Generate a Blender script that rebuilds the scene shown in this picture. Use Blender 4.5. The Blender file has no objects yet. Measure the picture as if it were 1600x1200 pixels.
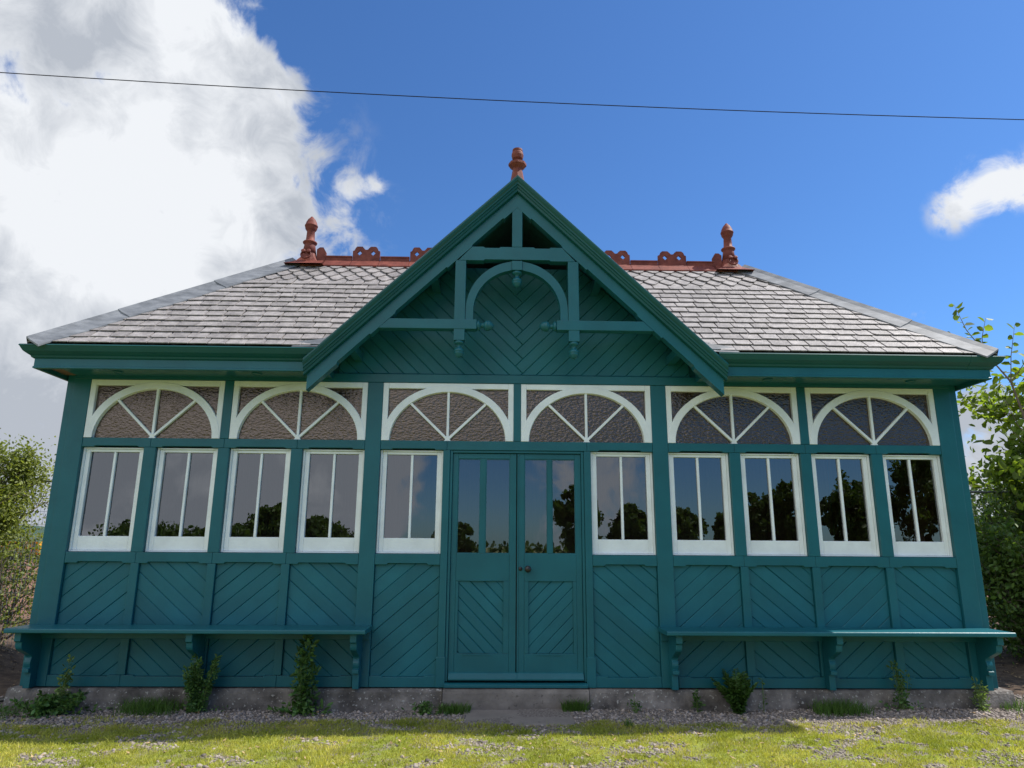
import bpy, math, random
import numpy as np
from mathutils import Vector, Matrix, Quaternion
random.seed(7); rng = np.random.default_rng(11)
C = bpy.context.scene.collection
D = bpy.data
S = bpy.context.scene
PI = math.pi

# ------------------------------------------------------------------ camera
cx, cy, cz, yaw, pit, rol, fpx = -0.178, -6.178, 1.131, 0.0207, 0.2332, 0.0067, 1079.2
F = Vector((math.sin(yaw)*math.cos(pit), math.cos(yaw)*math.cos(pit), math.sin(pit)))
R = Vector((math.cos(yaw), -math.sin(yaw), 0)); U = R.cross(F)
R2 = R*math.cos(rol)+U*math.sin(rol); U2 = -R*math.sin(rol)+U*math.cos(rol)
cd = D.cameras.new('camera'); cam = D.objects.new('camera', cd); C.objects.link(cam)
m = Matrix(((R2.x, U2.x, -F.x, cx), (R2.y, U2.y, -F.y, cy), (R2.z, U2.z, -F.z, cz), (0, 0, 0, 1)))
cam.matrix_world = m
cd.sensor_width = 36; cd.lens = fpx/1600*36; cd.clip_start = .05; cd.clip_end = 12000
S.camera = cam

# ------------------------------------------------------------------ light
sun_to = Vector((2.2, .34, 2.95)).normalized()
el = math.asin(sun_to.z); az = math.atan2(sun_to.x, sun_to.y)
sl = D.lights.new('sun', 'SUN'); sl.energy = 4.8; sl.angle = math.radians(.5); sl.color = (1, .95, .87)
so = D.objects.new('sun', sl); C.objects.link(so); so.rotation_euler = sun_to.to_track_quat('Z', 'Y').to_euler(); so.location = (20, 5, 30)
S.view_settings.view_transform = 'Standard'; S.view_settings.look = 'None'
S.view_settings.exposure = 0.42; S.view_settings.gamma = 1

W = D.worlds.new('World'); S.world = W; W.use_nodes = True
nt = W.node_tree; N = nt.nodes; L = nt.links; N.clear()
def nd(t, **k):
    n = N.new(t)
    for a, b in k.items(): setattr(n, a, b)
    return n
def mth(op, a, b=None, c=None, clamp=False):
    n = N.new('ShaderNodeMath'); n.operation = op; n.use_clamp = clamp
    for i, v in enumerate((a, b, c)):
        if v is None: continue
        if isinstance(v, (int, float)): n.inputs[i].default_value = v
        else: L.new(v, n.inputs[i])
    return n.outputs[0]
sky = nd('ShaderNodeTexSky', sky_type='NISHITA'); sky.sun_disc = False
sky.sun_elevation = el; sky.sun_rotation = az; sky.air_density = 1.0; sky.dust_density = .25; sky.ozone_density = 3.0
tc = nd('ShaderNodeTexCoord'); dirv = tc.outputs['Generated']
n3 = nd('ShaderNodeTexNoise'); n3.inputs['Scale'].default_value = 17; n3.inputs['Detail'].default_value = 9; n3.inputs['Roughness'].default_value = .62; n3.inputs['Distortion'].default_value = .5; L.new(dirv, n3.inputs['Vector'])
n1 = nd('ShaderNodeTexNoise'); n1.inputs['Scale'].default_value = 4.6; n1.inputs['Detail'].default_value = 12; n1.inputs['Roughness'].default_value = .58; n1.inputs['Distortion'].default_value = .35
n2 = nd('ShaderNodeTexNoise'); n2.inputs['Scale'].default_value = 4.2; n2.inputs['Detail'].default_value = 6; n2.inputs['Roughness'].default_value = .5
mpn = nd('ShaderNodeMapping'); mpn.inputs['Location'].default_value = (3.7, 1.9, .6); L.new(dirv, mpn.inputs[0]); L.new(mpn.outputs[0], n1.inputs['Vector']); L.new(dirv, n2.inputs['Vector'])
def pix(u, v):
    return (F + R2*(u-800)/fpx + U2*(600-v)/fpx).normalized()
def sph(azd, eld):      # azimuth clockwise from +Y
    a, e = math.radians(azd), math.radians(eld)
    return Vector((math.sin(a)*math.cos(e), math.cos(a)*math.cos(e), math.sin(e)))
blobs = [(pix(60, -40), .24, 1), (pix(185, 60), .15, .9), (pix(270, 30), .07, .5), (pix(370, 180), .095, .8), (pix(225, 210), .18, .9), (pix(330, 150), .03, -.7), (pix(20, 260), .30, 1),
         (pix(300, 300), .12, .85), (pix(100, 450), .38, 1.2), (pix(-150, 600), .45, 1.2), (pix(70, 660), .25, .8), (pix(320, 85), .055, .45),
         (pix(430, 135), .04, .40), (pix(545, 292), .030, .22), (pix(585, 292), .02, .22), (pix(108, 152), .032, -1.3),
         (pix(1490, 328), .034, .40), (pix(1540, 292), .042, .46), (pix(1600, 278), .040, .44), (pix(1435, 490), .018, .3),
         (pix(1520, 640), .05, .75), (pix(1540, 700), .06, .9), (pix(1560, 760), .10, .9), (pix(1640, 690), .09, .9), (pix(60, 800), .25, .5), (sph(-150, 6), .42, 1.2), (sph(-135, 10), .4, 1.1),
         (sph(-110, 22), .75, 1.2), (sph(-150, 28), .5, 1.1), (sph(-155, 60), .45, 1), (sph(-170, 7), .12, .6),
         (sph(-176, 16), .14, .7), (sph(171, 9), .10, .65), (sph(172, 3.5), .12, .55), (sph(150, 64), .35, 1), (sph(110, 66), .3, .9), (sph(-60, 70), .3, .8), (sph(180, 30), .3, .8)]  # the high sph clouds are out of view, added for fill light
tot = None
for d, r, w in blobs:
    q = nd('ShaderNodeVectorMath', operation='DISTANCE'); L.new(dirv, q.inputs[0]); q.inputs[1].default_value = d
    mr = nd('ShaderNodeMapRange'); mr.interpolation_type = 'SMOOTHSTEP'
    L.new(q.outputs['Value'], mr.inputs[0]); mr.inputs[1].default_value = 0; mr.inputs[2].default_value = r*1.25; mr.inputs[3].default_value = w*1.35; mr.inputs[4].default_value = 0
    tot = mr.outputs[0] if tot is None else mth('ADD', tot, mr.outputs[0])
tot = mth('MINIMUM', tot, 1.36)
nz = mth('MULTIPLY', mth('SUBTRACT', n1.outputs['Fac'], .5), 4.2)

nz = mth('ADD', mth('MULTIPLY', nz, .72), mth('MULTIPLY', mth('SUBTRACT', n3.outputs['Fac'], .5), 2.7))
den = mth('ADD', tot, nz)
mr = nd('ShaderNodeMapRange'); mr.interpolation_type = 'SMOOTHSTEP'; L.new(den, mr.inputs[0])
mr.inputs[1].default_value = .22; mr.inputs[2].default_value = 1.02
gate = nd('ShaderNodeMapRange'); L.new(tot, gate.inputs[0]); gate.inputs[1].default_value = .02; gate.inputs[2].default_value = .3
dens = mth('MULTIPLY', mr.outputs[0], gate.outputs[0])
sep = nd('ShaderNodeSeparateXYZ'); L.new(dirv, sep.inputs[0])
# grey bases: thick and low parts of the cloud are darker than the sunlit edges and tops
sh = mth('MULTIPLY', mth('ADD', mth('SUBTRACT', n2.outputs['Fac'], .5), .05), 3.2)
lo = nd('ShaderNodeMapRange'); L.new(sep.outputs['Z'], lo.inputs[0]); lo.inputs[1].default_value = .42; lo.inputs[2].default_value = .10; lo.interpolation_type = 'SMOOTHSTEP'
sgrey = mth('ADD', mth('ADD', sh, mth('MULTIPLY', mth('SUBTRACT', n3.outputs['Fac'], .48), 2.2)), lo.outputs[0], clamp=True)
ccol = nd('ShaderNodeMix', data_type='RGBA'); L.new(sgrey, ccol.inputs[0])
ccol.inputs[6].default_value = (.66, .68, .71, 1); ccol.inputs[7].default_value = (.36, .39, .44, 1)
bk = nd('ShaderNodeMapRange'); L.new(sep.outputs['Y'], bk.inputs[0]); bk.inputs[1].default_value = .0; bk.inputs[2].default_value = -.6; bk.inputs[3].default_value = 1; bk.inputs[4].default_value = 1.7  # clouds behind the camera boosted to add fill on the shaded front
skm = nd('ShaderNodeMix', data_type='RGBA', blend_type='MULTIPLY'); skm.inputs[0].default_value = 1
L.new(sky.outputs[0], skm.inputs[6]); skm.inputs[7].default_value = (.50, .78, 1.10, 1)
b1 = nd('ShaderNodeBackground'); L.new(skm.outputs[2], b1.inputs[0]); b1.inputs[1].default_value = .108
b2 = nd('ShaderNodeBackground'); L.new(ccol.outputs[2], b2.inputs[0]); L.new(bk.outputs[0], b2.inputs[1])
mx = nd('ShaderNodeMixShader'); L.new(dens, mx.inputs[0]); L.new(b1.outputs[0], mx.inputs[1]); L.new(b2.outputs[0], mx.inputs[2])
wo = nd('ShaderNodeOutputWorld'); L.new(mx.outputs[0], wo.inputs[0])

# ------------------------------------------------------------------ materials
def mat(name, col, rough=.5, spec=.5, var=0, vscale=6, bump=0, bscale=40, island=0, col2=None, transl=0, stretch=None, metal=0, detail=6, speck=None):
    m = D.materials.new(name); m.use_nodes = True; t = m.node_tree; n = t.nodes; l = t.links
    p = n['Principled BSDF']; p.inputs['Roughness'].default_value = rough; p.inputs['Specular IOR Level'].default_value = spec; p.inputs['Metallic'].default_value = metal
    tcn = n.new('ShaderNodeTexCoord'); vec = tcn.outputs['Object']
    if stretch:
        mp = n.new('ShaderNodeMapping'); mp.inputs['Scale'].default_value = stretch; l.new(vec, mp.inputs[0]); vec = mp.outputs[0]
    rgb = n.new('ShaderNodeRGB'); rgb.outputs[0].default_value = (*col, 1); out = rgb.outputs[0]
    if var or col2:
        nz = n.new('ShaderNodeTexNoise'); nz.inputs['Scale'].default_value = vscale; nz.inputs['Detail'].default_value = detail; nz.inputs['Roughness'].default_value = .6; l.new(vec, nz.inputs['Vector'])
        mr = n.new('ShaderNodeMapRange'); l.new(nz.outputs['Fac'], mr.inputs[0]); mr.inputs[1].default_value = .32; mr.inputs[2].default_value = .68
        if col2:
            mi = n.new('ShaderNodeMix'); mi.data_type = 'RGBA'; l.new(mr.outputs[0], mi.inputs[0]); l.new(out, mi.inputs[6]); mi.inputs[7].default_value = (*col2, 1); out = mi.outputs[2]
        if var:
            mr2 = n.new('ShaderNodeMapRange'); l.new(nz.outputs['Fac'], mr2.inputs[0]); mr2.inputs[1].default_value = .3; mr2.inputs[2].default_value = .7; mr2.inputs[3].default_value = 1-var; mr2.inputs[4].default_value = 1+var
            mu = n.new('ShaderNodeVectorMath'); mu.operation = 'SCALE'; l.new(out, mu.inputs[0]); l.new(mr2.outputs[0], mu.inputs['Scale']); out = mu.outputs[0]
    if island:
        g = n.new('ShaderNodeNewGeometry'); mr3 = n.new('ShaderNodeMapRange'); l.new(g.outputs['Random Per Island'], mr3.inputs[0]); mr3.inputs[3].default_value = 1-island; mr3.inputs[4].default_value = 1+island
        mu = n.new('ShaderNodeVectorMath'); mu.operation = 'SCALE'; l.new(out, mu.inputs[0]); l.new(mr3.outputs[0], mu.inputs['Scale']); out = mu.outputs[0]
    if speck:   # (scale, colour, threshold) light or dark spots
        ns = n.new('ShaderNodeTexNoise'); ns.inputs['Scale'].default_value = speck[0]; ns.inputs['Detail'].default_value = 3; l.new(tcn.outputs['Object'], ns.inputs['Vector'])
        ms = n.new('ShaderNodeMapRange'); l.new(ns.outputs['Fac'], ms.inputs[0]); ms.inputs[1].default_value = speck[2]; ms.inputs[2].default_value = speck[2]+.05; ms.inputs[4].default_value = speck[3] if len(speck) > 3 else .8
        mi = n.new('ShaderNodeMix'); mi.data_type = 'RGBA'; l.new(ms.outputs[0], mi.inputs[0]); l.new(out, mi.inputs[6]); mi.inputs[7].default_value = (*speck[1], 1); out = mi.outputs[2]
    l.new(out, p.inputs['Base Color'])
    if bump:
        nb = n.new('ShaderNodeTexNoise'); nb.inputs['Scale'].default_value = bscale; nb.inputs['Detail'].default_value = 5; l.new(vec, nb.inputs['Vector'])
        b = n.new('ShaderNodeBump'); b.inputs['Strength'].default_value = bump; b.inputs['Distance'].default_value = .01; l.new(nb.outputs['Fac'], b.inputs['Height']); l.new(b.outputs[0], p.inputs['Normal'])
    if transl:
        tr = n.new('ShaderNodeBsdfTranslucent'); hs = n.new('ShaderNodeMix'); hs.data_type = 'RGBA'; hs.blend_type = 'MULTIPLY'; hs.inputs[0].default_value = 1
        l.new(out, hs.inputs[6]); hs.inputs[7].default_value = (1.5, 1.5, .6, 1); l.new(hs.outputs[2], tr.inputs[0])
        ms = n.new('ShaderNodeMixShader'); ms.inputs[0].default_value = transl; l.new(p.outputs[0], ms.inputs[1]); l.new(tr.outputs[0], ms.inputs[2]); l.new(ms.outputs[0], n['Material Output'].inputs[0])
    return m
teal = mat('teal_gloss_paint', (.011, .110, .136), .36, .3, var=.13, vscale=2.5, bump=.10, bscale=30, stretch=(1, 1, 1))
tealb = mat('teal_board_paint', (.012, .116, .146), .45, .28, var=.13, vscale=3, bump=.16, bscale=22, island=.07)
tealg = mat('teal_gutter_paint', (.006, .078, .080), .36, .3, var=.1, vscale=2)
white = mat('white_gloss_paint', (.74, .79, .81), .4, .45, var=.09, vscale=5, bump=.2, bscale=55)
slate = mat('grey_slate', (.225, .206, .20), .6, .4, var=.2, vscale=14, bump=.5, bscale=60, island=.17, col2=(.29, .268, .258), speck=(70, (.36, .34, .30), .62, .6))
underm = mat('roofing_underlay', (.03, .03, .032), .9)
lead = mat('weathered_lead', (.12, .13, .145), .62, .3, var=.2, vscale=5, bump=.25, bscale=9, col2=(.20, .21, .225), stretch=(1, 1, 3))
terra = mat('red_terracotta', (.135, .030, .021), .65, .3, var=.2, vscale=10, bump=.2, bscale=50, col2=(.19, .052, .035), island=.1, speck=(26, (.11, .05, .04), .66, .6))
stone = mat('rough_concrete', (.095, .083, .075), .9, .3, var=.35, vscale=5, bump=.9, bscale=45, col2=(.21, .185, .165), speck=(45, (.42, .40, .36), .62, .8), detail=10)
slabm = mat('worn_paving_stone', (.23, .20, .178), .85, .3, var=.15, vscale=6, bump=.4, bscale=40, speck=(14, (.08, .07, .06), .68, .7), detail=9)
brownw = mat('bare_brown_timber', (.20, .12, .08), .7, .3, var=.2, vscale=5, stretch=(1, 8, 8))
inner = mat('varnished_interior_boarding', (.16, .085, .05), .5, .4, var=.25, vscale=4, stretch=(6, 6, .6), island=.15)
blackm = mat('black_iron', (.012, .012, .013), .35, .5)
lampm = mat('downlight_glass', (.10, .13, .13), .3, .5)
galv = mat('galvanised_steel', (.22, .23, .25), .45, .5, metal=.6)

def glassmat(name, tint, refl, rough=0, bump=0, bscale=20, body=None, bodyfac=0, gcol=(.95, .97, 1)):
    m = D.materials.new(name); m.use_nodes = True; t = m.node_tree; n = t.nodes; l = t.links; n.clear()
    o = n.new('ShaderNodeOutputMaterial'); tr = n.new('ShaderNodeBsdfTransparent'); tr.inputs[0].default_value = (*tint, 1)
    g = n.new('ShaderNodeBsdfGlossy'); g.inputs['Roughness'].default_value = rough; g.inputs[0].default_value = (*gcol, 1)
    lw = n.new('ShaderNodeLayerWeight'); lw.inputs[0].default_value = .25
    mr = n.new('ShaderNodeMapRange'); l.new(lw.outputs['Fresnel'], mr.inputs[0]); mr.inputs[1].default_value = 0; mr.inputs[2].default_value = 1; mr.inputs[3].default_value = refl; mr.inputs[4].default_value = 1
    back = tr.outputs[0]
    if body:
        df = n.new('ShaderNodeBsdfDiffuse'); df.inputs[0].default_value = (*body, 1); mb = n.new('ShaderNodeMixShader'); mb.inputs[0].default_value = bodyfac
        l.new(tr.outputs[0], mb.inputs[1]); l.new(df.outputs[0], mb.inputs[2]); back = mb.outputs[0]
    mx = n.new('ShaderNodeMixShader'); l.new(mr.outputs[0], mx.inputs[0]); l.new(back, mx.inputs[1]); l.new(g.outputs[0], mx.inputs[2]); l.new(mx.outputs[0], o.inputs[0])
    tcn = n.new('ShaderNodeTexCoord'); nb = n.new('ShaderNodeTexNoise'); nb.inputs['Scale'].default_value = bscale; nb.inputs['Detail'].default_value = 2
    mp = n.new('ShaderNodeMapping'); mp.inputs['Scale'].default_value = (1, 1, 1.8) if body else (1, 1, 1); l.new(tcn.outputs['Object'], mp.inputs[0]); l.new(mp.outputs[0], nb.inputs['Vector'])
    b = n.new('ShaderNodeBump'); b.inputs['Strength'].default_value = bump; b.inputs['Distance'].default_value = .01; l.new(nb.outputs['Fac'], b.inputs['Height'])
    l.new(b.outputs[0], g.inputs['Normal'])
    return m
glass = glassmat('window_glass', (.62, .62, .60), .125, 0, .035, 5)
hammered = glassmat('hammered_obscure_glass', (.3, .27, .25), .12, .09, .6, 34, (.034, .021, .014), .75, (.80, .66, .57))

# ------------------------------------------------------------------ mesh helpers
class MB:
    def __init__(s): s.v = []; s.f = []
    def add(s, vs, fs):
        o = len(s.v); s.v += [tuple(p) for p in vs]; s.f += [tuple(i+o for i in f) for f in fs]; return s
    def box(s, x0, x1, y0, y1, z0, z1):
        return s.add([(x0,y0,z0),(x1,y0,z0),(x1,y1,z0),(x0,y1,z0),(x0,y0,z1),(x1,y0,z1),(x1,y1,z1),(x0,y1,z1)],
                     [(0,3,2,1),(4,5,6,7),(0,1,5,4),(1,2,6,5),(2,3,7,6),(3,0,4,7)])
    def prism(s, poly, y0, y1, ch=0):       # poly (x,z) ccw seen from the front (-y); y0 front
        n = len(poly)
        if area(poly) < 0: poly = poly[::-1]
        if ch:
            ins = inset(poly, ch)
            vs = [(x, y0, z) for x, z in ins]+[(x, y0+ch, z) for x, z in poly]+[(x, y1, z) for x, z in poly]
            fs = [tuple(range(n))]
            for k in range(2):
                fs += [(k*n+(i+1) % n, k*n+i, (k+1)*n+i, (k+1)*n+(i+1) % n) for i in range(n)]
            fs.append(tuple(reversed(range(2*n, 3*n))))
            return s.add(vs, fs)
        vs = [(x, y0, z) for x, z in poly]+[(x, y1, z) for x, z in poly]
        return s.add(vs, [tuple(range(n)), tuple(reversed(range(n, 2*n)))]+[((i+1) % n, i, n+i, n+(i+1) % n) for i in range(n)])
    def prismx(s, poly, x0, x1):            # poly (y,z) extruded along x
        n = len(poly)
        vs = [(x0, y, z) for y, z in poly]+[(x1, y, z) for y, z in poly]
        fs = [tuple(range(n)), tuple(reversed(range(n, 2*n)))]+[((i+1) % n, i, n+i, n+(i+1) % n) for i in range(n)]
        if area(poly) > 0: fs = [tuple(reversed(f)) for f in fs]
        return s.add(vs, fs)
    def lathe(s, prof, c, ax=(0, 0, 1), n=20):   # prof (r, h)
        ax = Vector(ax).normalized(); q = ax.to_track_quat('Z', 'Y'); c = Vector(c); vs = []
        for r, h in prof:
            for k in range(n):
                a = 2*PI*k/n; vs.append(c+q@Vector((r*math.cos(a), r*math.sin(a), h)))
        fs = []
        for i in range(len(prof)-1):
            for k in range(n): fs.append((i*n+k, i*n+(k+1) % n, (i+1)*n+(k+1) % n, (i+1)*n+k))
        fs.append(tuple(reversed(range(n)))); fs.append(tuple(range((len(prof)-1)*n, len(prof)*n)))
        return s.add(vs, fs)
    def tube(s, pts, rad, n=6):
        pts = [Vector(p) for p in pts]; vs = []; m = len(pts)
        if not hasattr(rad, '__len__'): rad = [rad]*m
        for i, p in enumerate(pts):
            t = (pts[min(i+1, m-1)]-pts[max(i-1, 0)]).normalized(); a = t.orthogonal().normalized() if abs(t.z) > .9 else t.cross(Vector((0, 0, 1))).normalized(); b = t.cross(a)
            for k in range(n):
                w = 2*PI*k/n; vs.append(p+(a*math.cos(w)+b*math.sin(w))*rad[i])
        fs = [(i*n+k, i*n+(k+1) % n, (i+1)*n+(k+1) % n, (i+1)*n+k) for i in range(m-1) for k in range(n)]
        fs += [tuple(range(n)), tuple(range((m-1)*n, m*n))]
        return s.add(vs, fs)
    def build(s, name, mt, parent=None, smooth=False, bevel=0):
        me = D.meshes.new(name); me.from_pydata([tuple(v) for v in s.v], [], s.f); me.materials.append(mt)
        if smooth:
            for p in me.polygons: p.use_smooth = len(p.vertices) < 6
        o = D.objects.new(name, me); C.objects.link(o)
        if parent: o.parent = parent
        if bevel:
            b = o.modifiers.new('bevel', 'BEVEL'); b.width = bevel; b.segments = 2; b.limit_method = 'ANGLE'; b.angle_limit = math.radians(40)
        return o
def area(p): return sum(p[i][0]*p[(i+1) % len(p)][1]-p[(i+1) % len(p)][0]*p[i][1] for i in range(len(p)))/2
def inset(p, d):
    n = len(p); out = []
    for i in range(n):
        a, b, c = Vector(p[i-1]), Vector(p[i]), Vector(p[(i+1) % n])
        e1 = (b-a).normalized(); e2 = (c-b).normalized(); n1 = Vector((-e1.y, e1.x)); n2 = Vector((-e2.y, e2.x))
        bis = n1+n2; L_ = bis.length
        if L_ < .3: out.append((b+n1*d)[:]); continue
        bis /= L_; k = d/max(.3, bis.dot(n1)); out.append((b+bis*k)[:])
    return out
def clip(poly, nx, nz_, c):     # keep nx*x+nz*z <= c
    out = []
    for i in range(len(poly)):
        p, q = poly[i], poly[(i+1) % len(poly)]; a = nx*p[0]+nz_*p[1]-c; b = nx*q[0]+nz_*q[1]-c
        if a <= 0: out.append(p)
        if a*b < 0:
            t = a/(a-b); out.append((p[0]+t*(q[0]-p[0]), p[1]+t*(q[1]-p[1])))
    return out
def clipto(poly, conv):
    for i in range(len(conv)):
        if len(poly) < 3: return []
        (x0, z0), (x1, z1) = conv[i], conv[(i+1) % len(conv)]
        nx, nz_ = (z1-z0), -(x1-x0); poly = clip(poly, nx, nz_, nx*x0+nz_*z0)
    cl = []
    for p in poly:
        if not cl or (abs(p[0]-cl[-1][0])+abs(p[1]-cl[-1][1])) > .002: cl.append(p)
    if len(cl) > 2 and abs(cl[0][0]-cl[-1][0])+abs(cl[0][1]-cl[-1][1]) < .002: cl.pop()
    return cl if len(cl) > 2 and abs(area(cl)) > 2e-4 else []
def tag(o, label=None, cat=None, group=None, kind=None):
    if label: o['label'] = label
    if cat: o['category'] = cat
    if group: o['group'] = group
    if kind: o['kind'] = kind
    return o
def empty(name, loc=(0, 0, 0)):
    o = D.objects.new(name, None); C.objects.link(o); o.location = loc; o.empty_display_size = .2; return o
def npmesh(name, V, Fc, mt, parent=None):
    """V (n,3), Fc (m,k) with a fixed k"""
    me = D.meshes.new(name); k = Fc.shape[1]
    me.vertices.add(len(V)); me.vertices.foreach_set('co', V.astype(np.float32).ravel())
    me.loops.add(Fc.size); me.loops.foreach_set('vertex_index', Fc.astype(np.int32).ravel())
    me.polygons.add(len(Fc)); me.polygons.foreach_set('loop_start', (np.arange(len(Fc))*k).astype(np.int32)); me.polygons.foreach_set('loop_total', np.full(len(Fc), k, np.int32))
    me.update(); me.materials.append(mt); o = D.objects.new(name, me); C.objects.link(o)
    if parent: o.parent = parent
    return o

# ------------------------------------------------------------------ pavilion
pav = empty('pavilion'); tag(pav, 'teal painted timber garden pavilion with slate hipped roof, central gable and white arched windows', 'pavilion')

# --- stone plinth
def plinth(x0, x1, y0, dz=0):
    b = MB(); nn = max(2, int((x1-x0)/.35))
    prof = [(y0-.01, -.4), (y0-.008, -.12), (y0, -.03), (y0+.018, -.006+dz), (.2, -.006+dz), (.2, -.4)]
    vs = []; k = len(prof)
    for i in range(nn+1):
        x = x0+(x1-x0)*i/nn
        for (y, z) in prof: vs.append((x, y+(random.uniform(-.008, .008) if y < .1 else 0), z+(random.uniform(-.004, .001) if z > -.1 else 0)))
    fs = [(i*k+j, i*k+(j+1) % k, (i+1)*k+(j+1) % k, (i+1)*k+j) for i in range(nn) for j in range(k)]
    fs += [tuple(range(k)), tuple(reversed(range(nn*k, nn*k+k)))]
    b.add(vs, fs); return b
pl = plinth(-4.15, -.612, -.045).build('stone_plinth', stone, pav)
plinth(-.604, .600, -.075, .003).build('doorway_plinth_stone', mat('dressed_step_stone', (.15, .13, .115), .88, .3, var=.25, vscale=5, bump=.6, bscale=35, col2=(.20, .175, .155), speck=(30, (.07, .06, .055), .63, .6)), pav)
plinth(.608, 4.17, -.045).build('stone_plinth', stone, pav)

# --- posts
B = .004
for s in (-1, 1):
    def bx(x0, x1): return (min(s*x0, s*x1), max(s*x0, s*x1))
    MB().box(*bx(3.87, 4.022), 0, .12, 0, 2.66).build('corner_post', teal, pav, bevel=B)
    MB().box(*bx(4.024, 4.088), .012, .12, 0, 2.66).build('corner_board', teal, pav, bevel=B)
    MB().box(*bx(1.226, 1.366), 0, .12, 0, 2.60).build('post', teal, pav, bevel=B)
    MB().box(*bx(.60, .662), 0, .12, 0, 1.983).box(*bx(.594, .672), -.008, .0, 0, .24).build('door_post', teal, pav, bevel=B)
    MB().box(*bx(2.584, 2.664), 0, .12, 2.068, 2.60).build('mullion', teal, pav, bevel=B)
    for a, b_ in ((3.216, 3.322), (2.568, 2.668), (1.92, 2.02)):
        MB().box(*bx(a, b_), .001, .12, 1.077, 1.983).build('mullion', teal, pav, bevel=B)
    for a, b_ in ((3.238, 3.308), (2.585, 2.655), (1.955, 2.025)):
        MB().box(*bx(a, b_), .003, .10, .09, .984).build('panel_post', teal, pav, bevel=B)
MB().box(-.033, .033, 0, .12, 2.068, 2.60).build('mullion', teal, pav, bevel=B)
# --- rails with stopped chamfers (notches between the posts)
def notched(x0, x1, z0, z1, low, d=.012, e=.10):
    """bottom (low) or top edge cut back between the stops"""
    if low: return [(x0, z0), (x0+e, z0), (x0+e+d, z0+d), (x1-e-d, z0+d), (x1-e, z0), (x1, z0), (x1, z1), (x0, z1)]
    return [(x0, z0), (x1, z0), (x1, z1), (x1-e, z1), (x1-e-d, z1-d), (x0+e+d, z1-d), (x0+e, z1), (x0, z1)]
spans_w = [(2.02+.6, 3.268+.602), (1.366, 1.97)]
low_sp = [(3.273, 3.868), (2.62, 3.271), (1.99, 2.618), (1.368, 1.988), (.664, 1.224)]
up_sp = [(3.269, 3.868), (2.619, 3.267), (1.97, 2.617), (1.368, 1.968)]
for s in (-1, 1):
    for a, b_ in low_sp:
        x0, x1 = min(s*a, s*b_), max(s*a, s*b_)
        MB().prism(notched(x0, x1, .985, 1.076, True), .002, .10).build('sill_rail', teal, pav, bevel=.003)
        MB().prism(notched(x0, x1, .0, .088, False, .010), .002, .10).build('base_rail', teal, pav, bevel=.003)
    for a, b_ in up_sp+[(.631, 1.224)]:
        x0, x1 = min(s*a, s*b_), max(s*a, s*b_)
        MB().prism(notched(x0, x1, 1.985, 2.066, True, .010), .002, .10).build('transom_rail', teal, pav, bevel=.003)
MB().box(-.629, .629, .002, .10, 1.985, 2.066).build('transom_rail', teal, pav, bevel=.003)
MB().box(-4.02, 4.02, -.004, .10, 2.602, 2.68).build('top_plate', teal, pav, bevel=.003)
# --- diagonal boarding
def boards(x0, x1, z0, z1, up, y=.030, w=.104, ang=40, ch=.0045, conv=None):
    """up: boards rise to the right"""
    b = MB(); conv = conv or [(x0, z0), (x1, z0), (x1, z1), (x0, z1)]
    a = math.radians(ang if up else -ang); dx, dz = math.cos(a), math.sin(a); nx, nz_ = -dz, dx
    cs = [nx*p[0]+nz_*p[1] for p in conv]; ts = [dx*p[0]+dz*p[1] for p in conv]
    k = math.floor(min(cs)/w)
    off = random.uniform(-.03, .03)
    cpos = k*w+off
    while cpos < max(cs):
        wk = w*random.uniform(.95, 1.06); c0, c1 = cpos+random.uniform(.0, .0012), cpos+wk-random.uniform(.0, .0016); cpos += wk
        q = [(dx*t+nx*c, dz*t+nz_*c) for t, c in ((min(ts)-1, c0), (max(ts)+1, c0), (max(ts)+1, c1), (min(ts)-1, c1))]
        q = clipto(q, conv)
        if q:
            wob = random.uniform(-.0015, .0015)
            b.prism(q, y+wob, y+.022, ch if abs(area(q)) > .003 else 0)
        k += 1
    return b
pat = [True, False, True, False, True]
for s in (-1, 1):
    for i, (a, b_) in enumerate([(3.308, 3.87), (2.655, 3.238), (2.025, 2.585), (1.366, 1.955), (.662, 1.226)]):
        x0, x1 = min(s*a, s*b_), max(s*a, s*b_)
        up = pat[i] if s < 0 else not pat[i]
        boards(x0+.001, x1-.001, .076, .998, up).build('boarded_panel', tealb, pav)
# --- lower windows
def rect_ring(b, x0, x1, z0, z1, l, r, bt, t, y0, y1):
    b.box(x0, x0+l, y0, y1, z0, z1); b.box(x1-r, x1, y0, y1, z0, z1)
    b.box(x0+l+.0002, x1-r-.0002, y0+.0008, y1, z0, z0+bt); b.box(x0+l+.0002, x1-r-.0002, y0+.0008, y1, z1-t, z1)
def window(x0, x1):
    z0, z1 = 1.079, 1.982
    f = MB(); rect_ring(f, x0+.002, x1-.002, z0, z1, .016, .016, .012, .012, .036, .10)
    w = f.build('window', white, pav, bevel=.002)
    g = MB(); rect_ring(g, x0+.019, x1-.019, z0+.013, z1-.013, .038, .038, .118, .024, .052, .095)
    g.build('sash', white, w, bevel=.003)
    a, c = x0+.057, x1-.057; mid = (a+c)/2
    MB().box(mid-.0115, mid+.0115, .058, .088, z0+.1312, z1-.0372).build('glazing_bar', white, w, bevel=.005)
    for (p, q) in ((a-.005, mid-.006), (mid+.006, c+.005)):
        tl = random.uniform(-.0004, .0004); tz = random.uniform(-.002, .002)
        me = MB().add([(p, .078+tl, z0+.126), (q, .078-tl, z0+.126), (q, .078-tl+tz, z1-.032), (p, .078+tl+tz, z1-.032)], [(0, 1, 2, 3)])
        me.build('pane', glass, w)
    return w
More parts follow.
